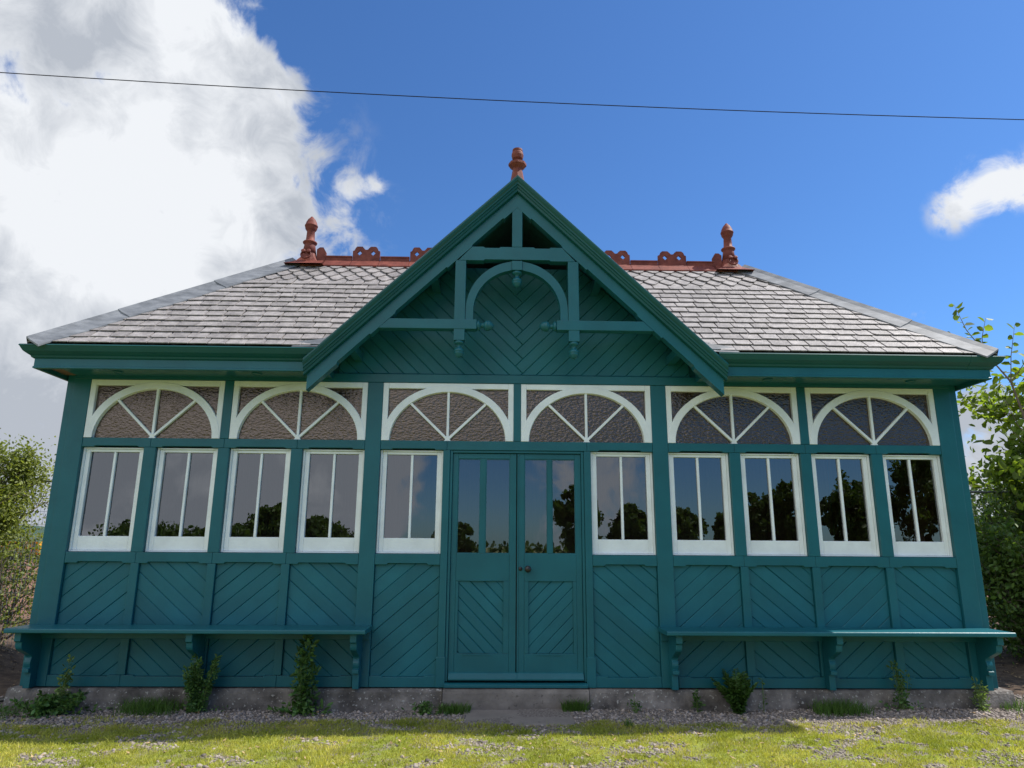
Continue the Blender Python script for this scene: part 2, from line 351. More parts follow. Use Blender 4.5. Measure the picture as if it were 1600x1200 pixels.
for s in (-1, 1):
    for a, b_ in ((3.322, 3.87), (2.668, 3.216), (2.02, 2.568), (1.366, 1.92), (.662, 1.226)):
        window(min(s*a, s*b_), max(s*a, s*b_))
# --- arched windows
def arch_window(x0, x1):
    z0, z1 = 2.067, 2.600; c = (x0+x1)/2; h = (x1-x0)/2
    b = MB(); b.box(x0+.001, x0+.05, .004, .07, z0, z1-.001); b.box(x1-.05, x1-.001, .004, .07, z0, z1-.001); b.box(x0+.0502, x1-.0502, .0048, .07, z1-.052, z1-.001)
    ai, bi, ao, bo = h-.072, .452, h-.006, .514; n = 28; vs = []
    for i in range(n+1):
        t = PI*i/n
        for (A, Bz) in ((ai, bi), (ao, bo)):
            vs.append((c-A*math.cos(t), .001, z0+Bz*math.sin(t)))
        for (A, Bz) in ((ai-.008, bi-.008), (ao, bo)):
            vs.append((c-A*math.cos(t), .065, z0+Bz*math.sin(t)))
    fs = []
    for i in range(n):
        o = i*4; p = o+4
        fs += [(o, o+1, p+1, p), (o+2, p+2, p+3, o+3), (o, p, p+2, o+2), (o+1, o+3, p+3, p+1)]
    fs += [(0, 2, 3, 1), (n*4, n*4+1, n*4+3, n*4+2)]
    b.add(vs, fs)
    w = b.build('arched_window', white, pav, bevel=.003)
    for ang in (45, 90, 135):
        a = math.radians(ang); r0 = .015; t = math.radians(90)
        # meet the ellipse
        r1 = 1/math.sqrt((math.cos(a)/ai)**2+(math.sin(a)/bi)**2)+.004
        dx, dz = math.cos(a), math.sin(a); hw = .0115
        P = [(c+dx*r0-dz*hw, z0+.012+dz*r0+dx*hw), (c+dx*r0+dz*hw, z0+.012+dz*r0-dx*hw), (c+dx*r1+dz*hw, z0+dz*r1-dx*hw), (c+dx*r1-dz*hw, z0+dz*r1+dx*hw)]
        MB().prism(P, .010+.001*(ang == 90), .05).build('glazing_bar', white, w, bevel=.004)
    MB().prism([(c-.03, z0), (c+.03, z0), (c, z0+.045)], .008, .05).build('bar_boss', white, w)
    MB().add([(x0+.02, .038, z0), (x1-.02, .038, z0), (x1-.02, .038, z1-.02), (x0+.02, .038, z1-.02)], [(0, 1, 2, 3)]).build('pane', hammered, w)
for s in (-1, 1):
    for a, b_ in ((2.664, 3.87), (1.366, 2.584), (.033, 1.226)):
        arch_window(min(s*a, s*b_), max(s*a, s*b_))
# --- door frame, doors
MB().box(-.598, -.575, .012, .12, .045, 1.983).box(.575, .598, .012, .12, .045, 1.983).box(-.5748, .5748, .013, .12, 1.962, 1.983).build('door_frame', teal, pav, bevel=.003)
MB().prismx([(-.03, .002), (.12, .002), (.12, .040), (.0, .036), (-.03, .026)], -.598, .598).build('threshold', teal, pav, bevel=.003)
def door(s):
    x0, x1 = (-.573, -.004) if s < 0 else (.004, .573)
    z0, z1 = .048, 1.958; yf = .030
    if s < 0: gx = [(-.525, -.325), (-.277, -.062)]
    else: gx = [(.068, .273), (.313, .522)]
    ga, gb = 1.083, 1.912
    px0, px1 = (-.500, -.112) if s < 0 else (.106, .490)
    pz0, pz1 = .262, .852
    b = MB(); xs = [x0, gx[0][0], gx[1][1], x1]
    b.box(x0, gx[0][0], yf, .075, z0, z1); b.box(gx[1][1], x1, yf, .075, z0, z1)          # stiles
    e = .0004
    b.box(gx[0][0]+e, gx[1][1]-e, yf+.0008, .075, gb, z1)
    b.box(gx[0][0]+e, gx[1][1]-e, yf+.0008, .075, pz1, ga)
    b.box(gx[0][0]+e, gx[1][1]-e, yf+.0008, .075, z0, pz0)
    b.box(gx[0][0]+e, px0, yf+.0012, .075, pz0+e, pz1-e) if px0 > gx[0][0]+.002 else None
    b.box(px1, gx[1][1]-e, yf+.0012, .075, pz0+e, pz1-e) if px1 < gx[1][1]-.002 else None
    b.box(gx[0][1], gx[1][0], yf+.002, .075, ga+e, gb-e)
    d = b.build('door', teal, pav, bevel=.003)
    boards(px0-.004, px1+.004, pz0-.004, pz1+.004, s > 0, y=yf+.016, w=.080, ang=45, ch=.005).build('boarded_panel', tealb, d)
    m_ = MB()      # shouldered moulding at the head and foot of the panel
    m_.prism([(px0+.05, pz0-.016), (px1-.10, pz0-.016), (px1-.11, pz0), (px0+.04, pz0)][::1], yf-.003, yf+.02)
    m_.prism([(px0+.10, pz1), (px1-.10, pz1), (px1-.11, pz1+.010), (px0+.11, pz1+.010)], yf-.003, yf+.02)
    m_.build('panel_moulding', teal, d, bevel=.002)
    MB().prismx([(yf-.001, .050), (yf-.001, .115), (yf-.012, .108), (yf-.045, .072), (yf-.045, .058), (yf-.02, .058)], x0+.004 if s > 0 else x0+.006, x1-.004 if s > 0 else x1+.012).build('weather_board', teal, d, bevel=.002)
    for (p, q) in gx:
        tl = random.uniform(-.0004, .0004)
        MB().add([(p-.003, yf+.018+tl, ga-.003), (q+.003, yf+.018-tl, ga-.003), (q+.003, yf+.018-tl, gb+.003), (p-.003, yf+.018+tl, gb+.003)], [(0, 1, 2, 3)]).build('pane', glass, d)
        f = MB(); rect_ring(f, p, q, ga, gb, .007, .007, .007, .007, yf+.006, yf+.018); f.build('glazing_bead', teal, d)
    if s > 0:
        MB().lathe([(.022, 0), (.022, .004), (.012, .007), (.010, .03), (.022, .036), (.029, .046), (.028, .058), (.017, .066), (.004, .068)], (.098, yf, .955), (0, -1, 0), 20).build('door_knob', blackm, d, smooth=True)
        MB().lathe([(.017, 0), (.017, .006), (.006, .008)], (.034, yf, .957), (0, -1, 0), 16).build('keyhole_cover', blackm, d, smooth=True)
        MB().box(.004, .016, yf-.007, yf+.0, .118, z1).build('door_bead', teal, d, bevel=.002)
door(-1); door(1)
# --- side, back and inner walls
b = MB()
for s in (-1, 1):
    xs = sorted((s*3.96, s*4.075))
    b.box(xs[0], xs[1], .121, 2.5, 0, 2.66)
b.box(-3.959, 3.959, 2.42, 2.5, 0, 2.66)
b.build('outer_wall', teal, pav)
b = MB(); k = -3.94
while k < 3.9:
    b.box(k, k+.098, 2.395, 2.415, .02, 2.62); k += .1
for s in (-1, 1):
    y = .13
    while y < 2.3:
        b.box(*sorted((s*3.935, s*3.955)), y, y+.098, .02, 2.62); y += .1
b.build('interior_boarding', inner, pav)
MB().box(-3.955, 3.955, .121, 2.418, -.02, .015).build('floor', inner, pav)
MB().box(-3.955, 3.955, .105, 2.418, 2.625, 2.65).build('ceiling', inner, pav)
# --- benches
def bench(xa, xb, brx, nose):
    b = MB().prismx([(-.335, .455), (-.335, .478), (-.328, .486), (.0-.001, .486), (-.001, .450), (-.325, .450)], xa, xb)
    if nose: pass
    w = b.build('wall_bench', teal, pav, bevel=.003)
    MB().box(xa+.02, xb-.02, -.022, -.002, .375, .449).build('bench_ledger', teal, w, bevel=.003)
    prof = [(-.003, .0), (-.003, .448), (-.285, .448), (-.285, .385), (-.262, .375), (-.258, .345)]
    for i in range(9):
        t = i/8; prof.append((-.255+.150*(t*t*(3-2*t)), .335-.095*t))
    for i in range(6):
        t = i/5; prof.append((-.105-.012*math.sin(t*PI), .235-.075*t))
    prof += [(-.125, .155), (-.125, .125), (-.085, .120), (-.085, .0)]
    for x in brx:
        MB().prismx(prof, x-.026, x+.026).build('bench_bracket', teal, w, bevel=.003)
bench(-4.06, -1.215, (-3.975, -2.625, -1.318), 0)
bench(1.205, 4.06, (1.315, 2.63, 3.955), 0)

# --- eaves
ZE = 2.785; YE = -.47
ogee = [(-.50, 2.782), (-.505, 2.772), (-.498, 2.764), (-.492, 2.752), (-.478, 2.728), (-.452, 2.708), (-.436, 2.698), (-.430, 2.684), (-.417, 2.676), (-.417, 2.70), (-.44, 2.715), (-.485, 2.758), (-.49, 2.782)]
def eave(s):
    X = 4.13; xin = 1.72
    # mitred gutter: front run, then the return along the side
    vs = []; n = len(ogee)
    for (y, z) in ogee: vs.append((s*xin, y, z))
    for (y, z) in ogee: vs.append((s*(X-.413-y+.0), y, z))          # mitre at the corner
    for (y, z) in ogee: vs.append((s*(X-.413-y), 2.9, z))
    fs = []
    for j in (0, 1):
        for i in range(n):
            q = (j*n+i, j*n+(i+1) % n, (j+1)*n+(i+1) % n, (j+1)*n+i); fs.append(q if s < 0 else tuple(reversed(q)))
    fs.append(tuple(range(n)))
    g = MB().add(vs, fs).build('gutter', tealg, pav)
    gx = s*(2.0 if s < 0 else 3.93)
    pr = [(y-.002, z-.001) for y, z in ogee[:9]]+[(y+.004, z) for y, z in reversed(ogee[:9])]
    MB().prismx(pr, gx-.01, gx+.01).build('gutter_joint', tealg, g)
    f = MB().box(*sorted((s*1.70, s*(X-.002))), -.413, -.385, 2.590, 2.70)
    f.prismx([(-.419, 2.592), (-.419, 2.606), (-.4132, 2.612), (-.4132, 2.592)], *sorted((s*1.70, s*(X+.003))))
    f.build('fascia', teal, pav, bevel=.003)
    MB().box(*sorted((s*(X-.028), s*X)), -.384, 2.9, 2.591, 2.70).build('side_fascia', teal, pav, bevel=.003)
    for a, z_ in ((-.383, 2.632), ):
        k = 0; y = -.383
        if s < 0:
            MB().box(-4.10, -4.0, -.383, -.202, 2.631, 2.645).box(-4.10, -4.0, -.198, -.012, 2.631, 2.645).build('soffit_board', brownw, pav)
            MB().box(-3.998, -1.70, -.383, -.006, 2.630, 2.645).box(-1.72, -1.69, -.384, .011, 2.629, 2.90).build('soffit', teal, pav)
        else:
            MB().box(1.66, 4.10, -.383, -.006, 2.630, 2.645).box(1.65, 1.68, -.384, .011, 2.629, 2.90).build('soffit', teal, pav)
for s in (-1, 1): eave(s)
for x in (-3.55, -2.33, 2.26, 3.57):
    l_ = MB().lathe([(.046, 0), (.046, .007), (.038, .010), (.034, .006)], (x, -.16, 2.630), (0, 0, -1), 20).build('soffit_light', teal, pav, smooth=True)
    MB().lathe([(.033, .001), (.033, .005)], (x, -.16, 2.630), (0, 0, -1), 20).build('lens', lampm, l_)

# --- roof
K = (4.30-2.805)/(1.25+.45); RX0, RX1, RY, RZ = -2.52, 2.64, 1.25, 4.285
GA, GX, GS = 4.405, -.02, .967            # gable apex height, centre and slope
EY = -.462; EZ = 2.790
kk = (RZ-EZ)/(RY-EY); sl_ang = math.atan(kk)
EX = 4.165
b = MB()
E4 = [(-EX, EY, EZ-.03), (EX, EY, EZ-.03), (EX, 2*RY-EY, EZ-.03), (-EX, 2*RY-EY, EZ-.03)]
Rr = [(RX0, RY, RZ-.02), (RX1, RY, RZ-.02)]
# front slope underlay leaves out the part under the gable
def vx(z): return (GA-z)/GS
zt = RZ-.02
def fy(z): return EY+(z-(EZ-.03))/((zt-(EZ-.03))/(RY-EY))
zv = EZ-.03
P_ = E4+Rr+[(GX-vx(zv), EY, zv), (GX-vx(zt), RY, zt), (GX+vx(zv), EY, zv), (GX+vx(zt), RY, zt)]
b.add(P_, [(0, 6, 7, 4), (8, 1, 5, 9), (1, 2, 5), (2, 3, 4, 5), (3, 0, 4)])
roof = b.build('roof', underm, pav)
def slates(o, u, v, conv, exp, wid, s0, s1, name, parent, pointed=None):
    """o origin, u along the eave, v up the slope; conv polygon in (a,s)"""
    o, u, v = Vector(o), Vector(u).normalized(), Vector(v).normalized(); n = u.cross(v)
    if n.z < 0: n = -n
    b = MB(); s = s0; row = 0
    amin = min(p[0] for p in conv)-wid; amax = max(p[0] for p in conv)+wid
    while s < s1:
        ex = exp; pt = pointed is not None and s > pointed
        a = amin-(wid/2 if row % 2 else 0)+random.uniform(-.02, .02)
        if pt: a = amin-(wid/2 if row % 2 else 0)
        while a < amax:
            w_ = wid*(1+(random.uniform(-.13, .13) if not pt else 0)); g = random.uniform(.003, .0075)
            jt = random.uniform(-.007, .007) if not pt else 0; ln = ex*1.9
            if pt: c_ = wid*.36; q = [(a+g+c_, s), (a+w_-g-c_, s), (a+w_-g, s+ex*.85), (a+w_-g, s+ln), (a+g, s+ln), (a+g, s+ex*.85)]
            else:
                j1, j2 = random.uniform(-.004, .004), random.uniform(-.004, .004)
                q = [(a+g, s+jt+j1), (a+w_*.5, s+jt+random.uniform(-.004, .004)), (a+w_-g, s+jt+j2), (a+w_-g, s+ln), (a+g, s+ln)]
                if random.random() < .22: c_ = random.uniform(.012, .03); q = [(a+g, s+jt+c_), (a+g+c_, s+jt), (a+w_-g, s+jt+j2), (a+w_-g, s+ln), (a+g, s+ln)]
            q = clipto(q, conv)
            a += w_
            if not q: continue
            hh = random.uniform(0, .004); tl = random.uniform(-.018, .018)
            top = []; bot = []
            am = a-w_/2
            for (x, t) in q:
                h = .024*(1-(t-s)/ln)+hh+tl*(x-am)*.35
                top.append(o+u*x+v*t+n*(h+.005)); bot.append(o+u*x+v*t+n*(h-.004))
            k = len(q); f1 = list(range(k)); f2 = list(reversed(range(k, 2*k)))
            fs = [tuple(f1), tuple(f2)]+[((i+1) % k, i, k+i, k+(i+1) % k) for i in range(k)]
            b.add(top+bot, fs)
        s += ex; row += 1
    return b.build(name, slate, parent)
SL = math.hypot(RY-EY, RZ-EZ); sv = Vector((0, RY-EY, RZ-EZ)).normalized()
def s_at(z): return (z-EZ)/(RZ-EZ)*SL
# left and right parts of the front slope, from hip to valley
cl = [(-EX, 0), (GX-vx(EZ)-.0, 0), (GX-vx(RZ), SL), (RX0, SL)]
cr = [(GX+vx(EZ), 0), (EX, 0), (RX1, SL), (GX+vx(RZ), SL)]
EXP = .128
for c_ in (cl, cr):
    slates((0, EY, EZ), (1, 0, 0), sv, c_, EXP, .172, -.012, SL, 'slates', roof, pointed=13*EXP-.03)
# sides and back
for s in (-1, 1):
    rx = RX0 if s < 0 else RX1
    v_ = Vector((rx-s*EX, 0, RZ-EZ)); Ls = v_.length
    slates((s*EX, RY, EZ), (0, 1, 0), v_, [(EY-RY, 0), (RY-EY, 0), (0, Ls)], EXP, .172, -.012, Ls, 'slates', roof)
slates((0, 2*RY-EY, EZ), (1, 0, 0), (0, -(RY-EY), RZ-EZ), [(-EX, 0), (EX, 0), (RX1, SL), (RX0, SL)], EXP, .172, -.012, SL, 'slates', roof)
# gable roof: two slopes running back to the main slope
YG = -.462
for s in (-1, 1):
    xe = 1.775
    v_ = Vector((-s*xe, 0, GS*xe)); Lg = v_.length
    ze = GA-GS*xe
    # valley: main slope height equals the gable plane
    def yv(t):
        z = ze+(t/Lg)*GS*xe; return EY+(z-EZ)/kk+.03
    conv = [(YG, 0), (max(YG+.01, yv(0)), 0), (yv(Lg), Lg), (YG, Lg)]
    slates((GX+s*xe, 0, ze-.012), (0, 1, 0), v_, conv, EXP, .172, -.005, Lg, 'slates', roof)
    u0 = [(GX+s*xe, YG+.01, ze-.02), (GX, YG+.01, GA-.02), (GX, yv(Lg)+.1, GA-.02), (GX+s*xe, yv(0)+.1, ze-.02)]
    u1 = [(x, y, z-.03) for x, y, z in u0]
    MB().add(u0+u1, [(0, 1, 2, 3), (7, 6, 5, 4), (0, 4, 5, 1), (1, 5, 6, 2), (2, 6, 7, 3), (3, 7, 4, 0)]).build('gable_roof_deck', teal, roof)
# lead valleys on the main slope
for s in (-1, 1):
    z0, z1 = EZ+.0, RZ-.05
    p0 = Vector((GX+s*vx(z0), EY, z0)); p1 = Vector((GX+s*vx(z1), EY+(z1-EZ)/kk, z1))
    nrm = Vector((0, -sv.z, sv.y)); up = nrm*.034
    wv = Vector((s*.085, 0, 0))
    q = [p0-wv*.4+up, p0+wv*1.1+up, p1+wv+up, p1-wv*.4+up]; q2 = [p-nrm*.03 for p in q]
    MB().add(q+q2, [(0, 1, 2, 3), (7, 6, 5, 4), (0, 4, 5, 1), (1, 5, 6, 2), (2, 6, 7, 3), (3, 7, 4, 0)]).build('valley_flashing', lead, roof)
    # lead apron filling the corner between gutter and verge
    a0 = Vector((s*1.70+GX, -.498, 2.79)); 
    MB().add([a0+Vector((-.0*s, 0, 0)), a0+Vector((s*.22, .0, -.005)), a0+Vector((s*.20, .07, .06)), a0+Vector((-s*.08, .07, .10))], [(0, 1, 2, 3)]).build('valley_apron', lead, roof)
# hip leads
for s in (-1, 1):
    rx = RX0 if s < 0 else RX1
    p0 = Vector((s*(EX-.01), EY+.005, EZ+.005)); p1 = Vector((rx, RY, RZ+.01)); d = (p1-p0)
    nf = Vector((0, -sv.z, sv.y)); nsd = Vector((s*(RZ-EZ), 0, s*(EX*s*1-rx) if False else (EX-abs(rx)))).normalized()
    # in-plane perpendiculars
    wf = nf.cross(d).normalized(); wf = wf if wf.x*s < 0 else -wf
    ws = nsd.cross(d).normalized(); ws = ws if ws.y > 0 else -ws
    h = MB(); cuts = [0, .30, .66, 1.0]
    for i in range(3):
        a, c_ = p0+d*(cuts[i]-(.02 if i else 0)), p0+d*cuts[i+1]
        lo_, hi_ = .018, .018
        wd = .16; wob = [random.uniform(-.006, .006) for _ in range(9)]
        m_ = 8
        top = []; 
        rows = []
        for j in range(m_+1):
            t = j/m_; p = a.lerp(c_, t); ext = .012*(1-t)
            rows.append([p+wf*(wd+wob[j])+nf*(.026+ext*.6), p+wf*.03+nf*(.034+ext), p+(nf+nsd).normalized()*.062+(nf+nsd)*ext*.3, p+ws*.03+nsd*(.034+ext), p+ws*(wd+wob[j])+nsd*(.026+ext*.6)])
        vs = [x for r in rows for x in r]+[x-Vector((0, 0, .014)) for r in rows for x in r]; o_ = len(rows)*5
        fs = []
        for j in range(m_):
            for q in range(4):
                f = (j*5+q, j*5+q+1, (j+1)*5+q+1, (j+1)*5+q); fs.append(f); fs.append(tuple(reversed([x+o_ for x in f])))
        for q in range(4): fs.append((q, q+o_, q+1+o_, q+1)); fs.append((m_*5+q, m_*5+q+1, m_*5+q+1+o_, m_*5+q+o_))
        for j in range(m_): fs.append((j*5, (j+1)*5, (j+1)*5+o_, j*5+o_)); fs.append((j*5+4, j*5+4+o_, (j+1)*5+4+o_, (j+1)*5+4))
        h.add(vs, fs)
    h.build('hip_flashing', lead, roof)
# ridge tiles
def wings(b, x0, x1, ln=.165, t=.017, rise=.046):
    cs, sn = sv.y, sv.z
    zc = RZ+rise
    P = [(RY, zc+.012), (RY-ln*cs, zc-ln*sn), (RY-ln*cs+.004, zc-ln*sn-t), (RY, zc-t), (RY+ln*cs-.004, zc-ln*sn-t), (RY+ln*cs, zc-ln*sn)]
    b.prismx([(y, z) for y, z in P][::-1], x0+.002, x1-.002)
def plain_tile(x0, x1):
    b = MB(); wings(b, x0, x1)
    b.prismx([(RY-.016, RZ+.03), (RY-.016, RZ+.075), (RY-.024, RZ+.082), (RY-.022, RZ+.095), (RY, RZ+.102), (RY+.022, RZ+.095), (RY+.024, RZ+.082), (RY+.016, RZ+.075), (RY+.016, RZ+.03)][::-1], x0+.004, x1-.004)
    return b.build('ridge_tile', terra, pav)
def crest(b, x0, x1, n):
    zb = RZ+.03; H = .185; w = (x1-x0)/n
    for k in range(n):
        a = x0+k*w; c = a+w/2; hw = w/2
        hc = zb+.105
        out = [(a, zb), (a+w, zb), (a+w, zb+H*.70), (a+w-.018, zb+H*.74), (a+w-.018-.012, zb+H*.90), (c+.030, zb+H), (c-.030, zb+H), (a+.03, zb+H*.90), (a+.018, zb+H*.74), (a, zb+H*.70)]
        if k > 0: out[8:] = [(a+.014, zb+H*.80), (a, zb+H*.79)]
        if k < n-1: out[2:4] = [(a+w, zb+H*.79), (a+w-.014, zb+H*.80)]
        # ring between outline and the diamond hole, sampled by angle
        angs = sorted(set([round(math.atan2(p[1]-hc, p[0]-c), 5) for p in out]+[round(x*PI/2-PI, 5) for x in range(4)]))
        r = .030
        def ray_out(t):
            dx, dz = math.cos(t), math.sin(t); best = 9
            for i in range(len(out)):
                (ax, az_), (bx_, bz) = out[i], out[(i+1) % len(out)]
                ex, ez = bx_-ax, bz-az_; den_ = dx*ez-dz*ex
                if abs(den_) < 1e-9: continue
                tt = ((ax-c)*ez-(az_-hc)*ex)/den_; uu = ((ax-c)*dz-(az_-hc)*dx)/den_
                if tt > 0 and -1e-4 <= uu <= 1.0001: best = min(best, tt)
            return (c+dx*best, hc+dz*best)
        oo = [ray_out(t) for t in angs]; ii = [(c+math.cos(t)*r/(abs(math.cos(t))+abs(math.sin(t))), hc+math.sin(t)*r/(abs(math.cos(t))+abs(math.sin(t)))) for t in angs]
        m_ = len(angs); y0, y1 = RY-.013, RY+.013
        vs = [(x, y0, z) for x, z in oo]+[(x, y0, z) for x, z in ii]+[(x, y1, z) for x, z in oo]+[(x, y1, z) for x, z in ii]
        fs = []
        for i in range(m_):
            j = (i+1) % m_
            fs += [(i, j, m_+j, m_+i), (2*m_+j, 2*m_+i, 3*m_+i, 3*m_+j), (j, i, 2*m_+i, 2*m_+j), (m_+i, m_+j, 3*m_+j, 3*m_+i)]
        b.add(vs, fs)
def crest_tile(x0, x1):
    b = MB(); wings(b, x0, x1); crest(b, x0+.004, x1-.004, 2); return b.build('crested_ridge_tile', terra, pav)
x = -2.19
kinds = 0
xs = [-2.19, -1.868, -1.55, -1.21, -.90, -.58, -.26, .16, .58, 1.005, 1.335, 1.655, 1.99, 2.32]
for i in range(len(xs)-1):
    (plain_tile if i % 2 == 0 else crest_tile)(xs[i], xs[i+1])
def end_finial(xc, s):
    x0, x1 = (xc-.02, xc+.18) if s < 0 else (xc-.18, xc+.02)
    z0 = RZ+.02
    b = MB(); wings(b, min(xc+s*.06, xc-s*.20), max(xc+s*.06, xc-s*.20))
    # flared saddle
    n = 4; lv = [(.225, -.10), (.18, -.075), (.13, -.03), (.10, .03), (.080, .10)]
    vs = []
    for r, h in lv:
        for k in range(16):
            a = 2*PI*k/16; sq = 1/max(abs(math.cos(a)), abs(math.sin(a))); sq = 1+(sq-1)*max(0, min(1, (.06-h)/.13))
            vs.append((xc+r*math.cos(a)*sq*(.95), RY+r*math.sin(a)*sq*.95, z0+h))
    fs = [(i*16+k, i*16+(k+1) % 16, (i+1)*16+(k+1) % 16, (i+1)*16+k) for i in range(4) for k in range(16)]
    b.add(vs, fs)
    base = b.build('end_finial', terra, pav)
    c_ = MB(); a0 = xc-s*.09; a1 = xc-s*.195
    c_.prism([(min(a0, a1), z0), (max(a0, a1), z0), (max(a0, a1)-(0 if s < 0 else 0), z0+.15 if s > 0 else z0+.12), ((a0+a1)/2+.02, z0+.175), ((a0+a1)/2-.02, z0+.175), (min(a0, a1), z0+.12 if s > 0 else z0+.15)], RY-.02, RY+.02)
    c_.build('crest_stub', terra, base)
    MB().lathe([(.080, .09), (.064, .19), (.060, .215), (.078, .225), (.082, .236), (.074, .246), (.050, .254), (.048, .30), (.044, .375), (.052, .385), (.066, .408), (.070, .435), (.074, .438), (.074, .450), (.069, .453), (.062, .485), (.042, .525), (.022, .548), (.014, .56), (.003, .568)], (xc, RY, z0), n=24).build('finial_spire', terra, base, smooth=True)
    m_ = MB()       # scrolled medallion on the front
    m_.lathe([(.062, 0), (.062, .012), (.05, .016), (.046, .008), (.004, .008)], (xc, RY-.125, z0+.035), (0, -1, .35), 20)
    for q in (-1, 1): m_.lathe([(.024, 0), (.024, .016), (.012, .022), (.003, .02)], (xc+q*.03, RY-.128, z0+.075), (0, -1, .35), 14)
    m_.build('medallion', terra, base, smooth=True)
end_finial(-2.365, -1); end_finial(2.49, 1)
# --- gable
gab = MB()
# herringbone boarding on the wall plane
b = MB(); w = .098; zg0 = 2.684
ztop = 3.74; xt_ = 1.62*(1-(ztop-zg0-.12)/(GA-.10-zg0-.12))  # boarding cut off at the collar; the hollow above stands in for shade
conv = [(GX-1.62, zg0), (GX+1.62, zg0), (GX+1.62, zg0+.12), (GX+xt_, ztop), (GX-xt_, ztop), (GX-1.62, zg0+.12)]
q2 = math.sqrt(2)
def nt2(n1, n2): return ((n1-n2)/q2+GX, (n1+n2)/q2)   # n1=(x+z)/q2, n2=(z-x)/q2
for k in range(0, 60):
    lo1 = k*w; 
    if lo1 > 4.2: break
    # left boards: n1 in strip, n2 from k*w up
    for side in (0, 1):
        st = k*w if side == 0 else (k+1)*w
        cells = [(k*w+.0005, st+.001), ((k+1)*w-.0005, st+.001), ((k+1)*w-.0005, 6), (k*w+.0005, 6)]
        P = [nt2(a, c) for a, c in cells] if side == 0 else [nt2(c, a) for a, c in cells]
        if area(P) < 0: P = P[::-1]
        P = clipto(P, conv)
        if P: b.prism(P, .012+random.uniform(-.0015, .0015), .035, .006 if abs(area(P)) > .004 else 0)
gb = b.build('gable_boarding', tealb, pav)
MB().box(GX-1.7, GX+1.7, .036, .05, 2.6, GA-1.6).prism([(GX-1.7, GA-1.6), (GX+1.7, GA-1.6), (GX+.75, ztop), (GX-.75, ztop)], .036, .05).build('gable_backing', teal, gb)
hh = math.sqrt(1+GS*GS)
for s in (-1, 1):
    # verge: stacked mouldings and plain board, each cut vertically at the foot
    def strip(d0, d1, y0, y1, xe=1.80, name='bargeboard', par=None, foot=True, bev=.003):
        hh = math.sqrt(1+GS*GS)
        z_ap0, z_ap1 = GA-d0*hh, GA-d1*hh
        P = [(GX, z_ap0), (GX, z_ap1), (GX+s*xe, z_ap1-GS*xe), (GX+s*xe, z_ap0-GS*xe)]
        if area(P) < 0: P = P[::-1]
        return MB().prism(P, y0, y1).build(name, teal, par or pav, bevel=bev)
    zA, zB = GA-.078*hh, GA-.178*hh; d = .012*hh
    def le(x, off): return (GX+s*x, zB-GS*x+off)
    P = [(GX, zA), (GX, zB), le(.12, 0), le(.13, d), le(.40, d), le(.41, 0), le(.62, 0), le(.63, d), le(1.06, d), le(1.07, 0), le(1.27, 0), le(1.28, d), le(1.54, d), le(1.55, 0), le(1.79, .0), (GX+s*1.79, zA-GS*1.79)]
    if area(P) < 0: P = P[::-1]
    bb = MB().prism(P, -.418, -.33).build('bargeboard', teal, pav)
    cr_ = MB(); hh = math.sqrt(1+GS*GS)
    prof = [(-.028, -.472), (-.012, -.506), (0, -.508), (.018, -.500), (.030, -.488), (.042, -.486), (.046, -.474), (.060, -.470), (.064, -.460), (.082, -.456), (.086, -.442), (.086, -.41), (-.028, -.41)]
    vs = []
    for xe in (0, 1.812):
        for d, y in prof: vs.append((GX+s*xe, y, GA+.012-d*hh-GS*xe))
    n = len(prof); fs = [(i, (i+1) % n, n+(i+1) % n, n+i) for i in range(n)]+[tuple(range(n)), tuple(reversed(range(n, 2*n)))]
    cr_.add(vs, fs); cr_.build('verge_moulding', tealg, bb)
    # return of verge at the foot
    # second plane: the sloping rafter of the open truss with stopped chamfer
    hh = math.sqrt(1+GS*GS)
tr = MB()
hh = math.sqrt(1+GS*GS)
YT0, YT1 = -.418, -.33
zB = GA-.178*hh
MB().prism([(GX-.046, 3.768), (GX+.046, 3.768), (GX+.046, zB-.03), (GX, zB+.03), (GX-.046, zB-.03)], YT0+.002, YT1).build('king_post', teal, pav, bevel=.003)
cw = .522
MB().prism([(GX-cw, 3.635), (GX-.30, 3.635), (GX-.29, 3.645), (GX+.29, 3.645), (GX+.30, 3.635), (GX+cw, 3.635), (GX+cw-.06, 3.700), (GX+cw-.12, 3.765), (GX+.30, 3.765), (GX+.29, 3.755), (GX+.16, 3.755), (GX+.15, 3.765), (GX-.15, 3.765), (GX-.16, 3.755), (GX-.29, 3.755), (GX-.30, 3.765), (GX-cw+.12, 3.765), (GX-cw+.06, 3.700)], YT0+.001, YT1).build('collar_beam', teal, pav)
MB().box(GX-.046, GX+.046, YT0-.003, YT1, 3.545, 3.633).build('king_post', teal, pav, bevel=.003)
def knob(c, ax, sc=1.0):
    pr = [(.040, 0), (.046, .008), (.046, .022), (.036, .030), (.022, .036), (.019, .056), (.024, .066), (.040, .074), (.049, .090), (.050, .100), (.044, .104), (.047, .110), (.042, .128), (.034, .134), (.034, .140), (.020, .150), (.008, .156), (.005, .162)]
    return MB().lathe([(r*sc, h*sc) for r, h in pr], c, ax, 20).build('turned_pendant', teal, pav, smooth=True)
ym = (YT0+YT1)/2
knob((GX, ym, 3.545), (0, 0, -1), .95)
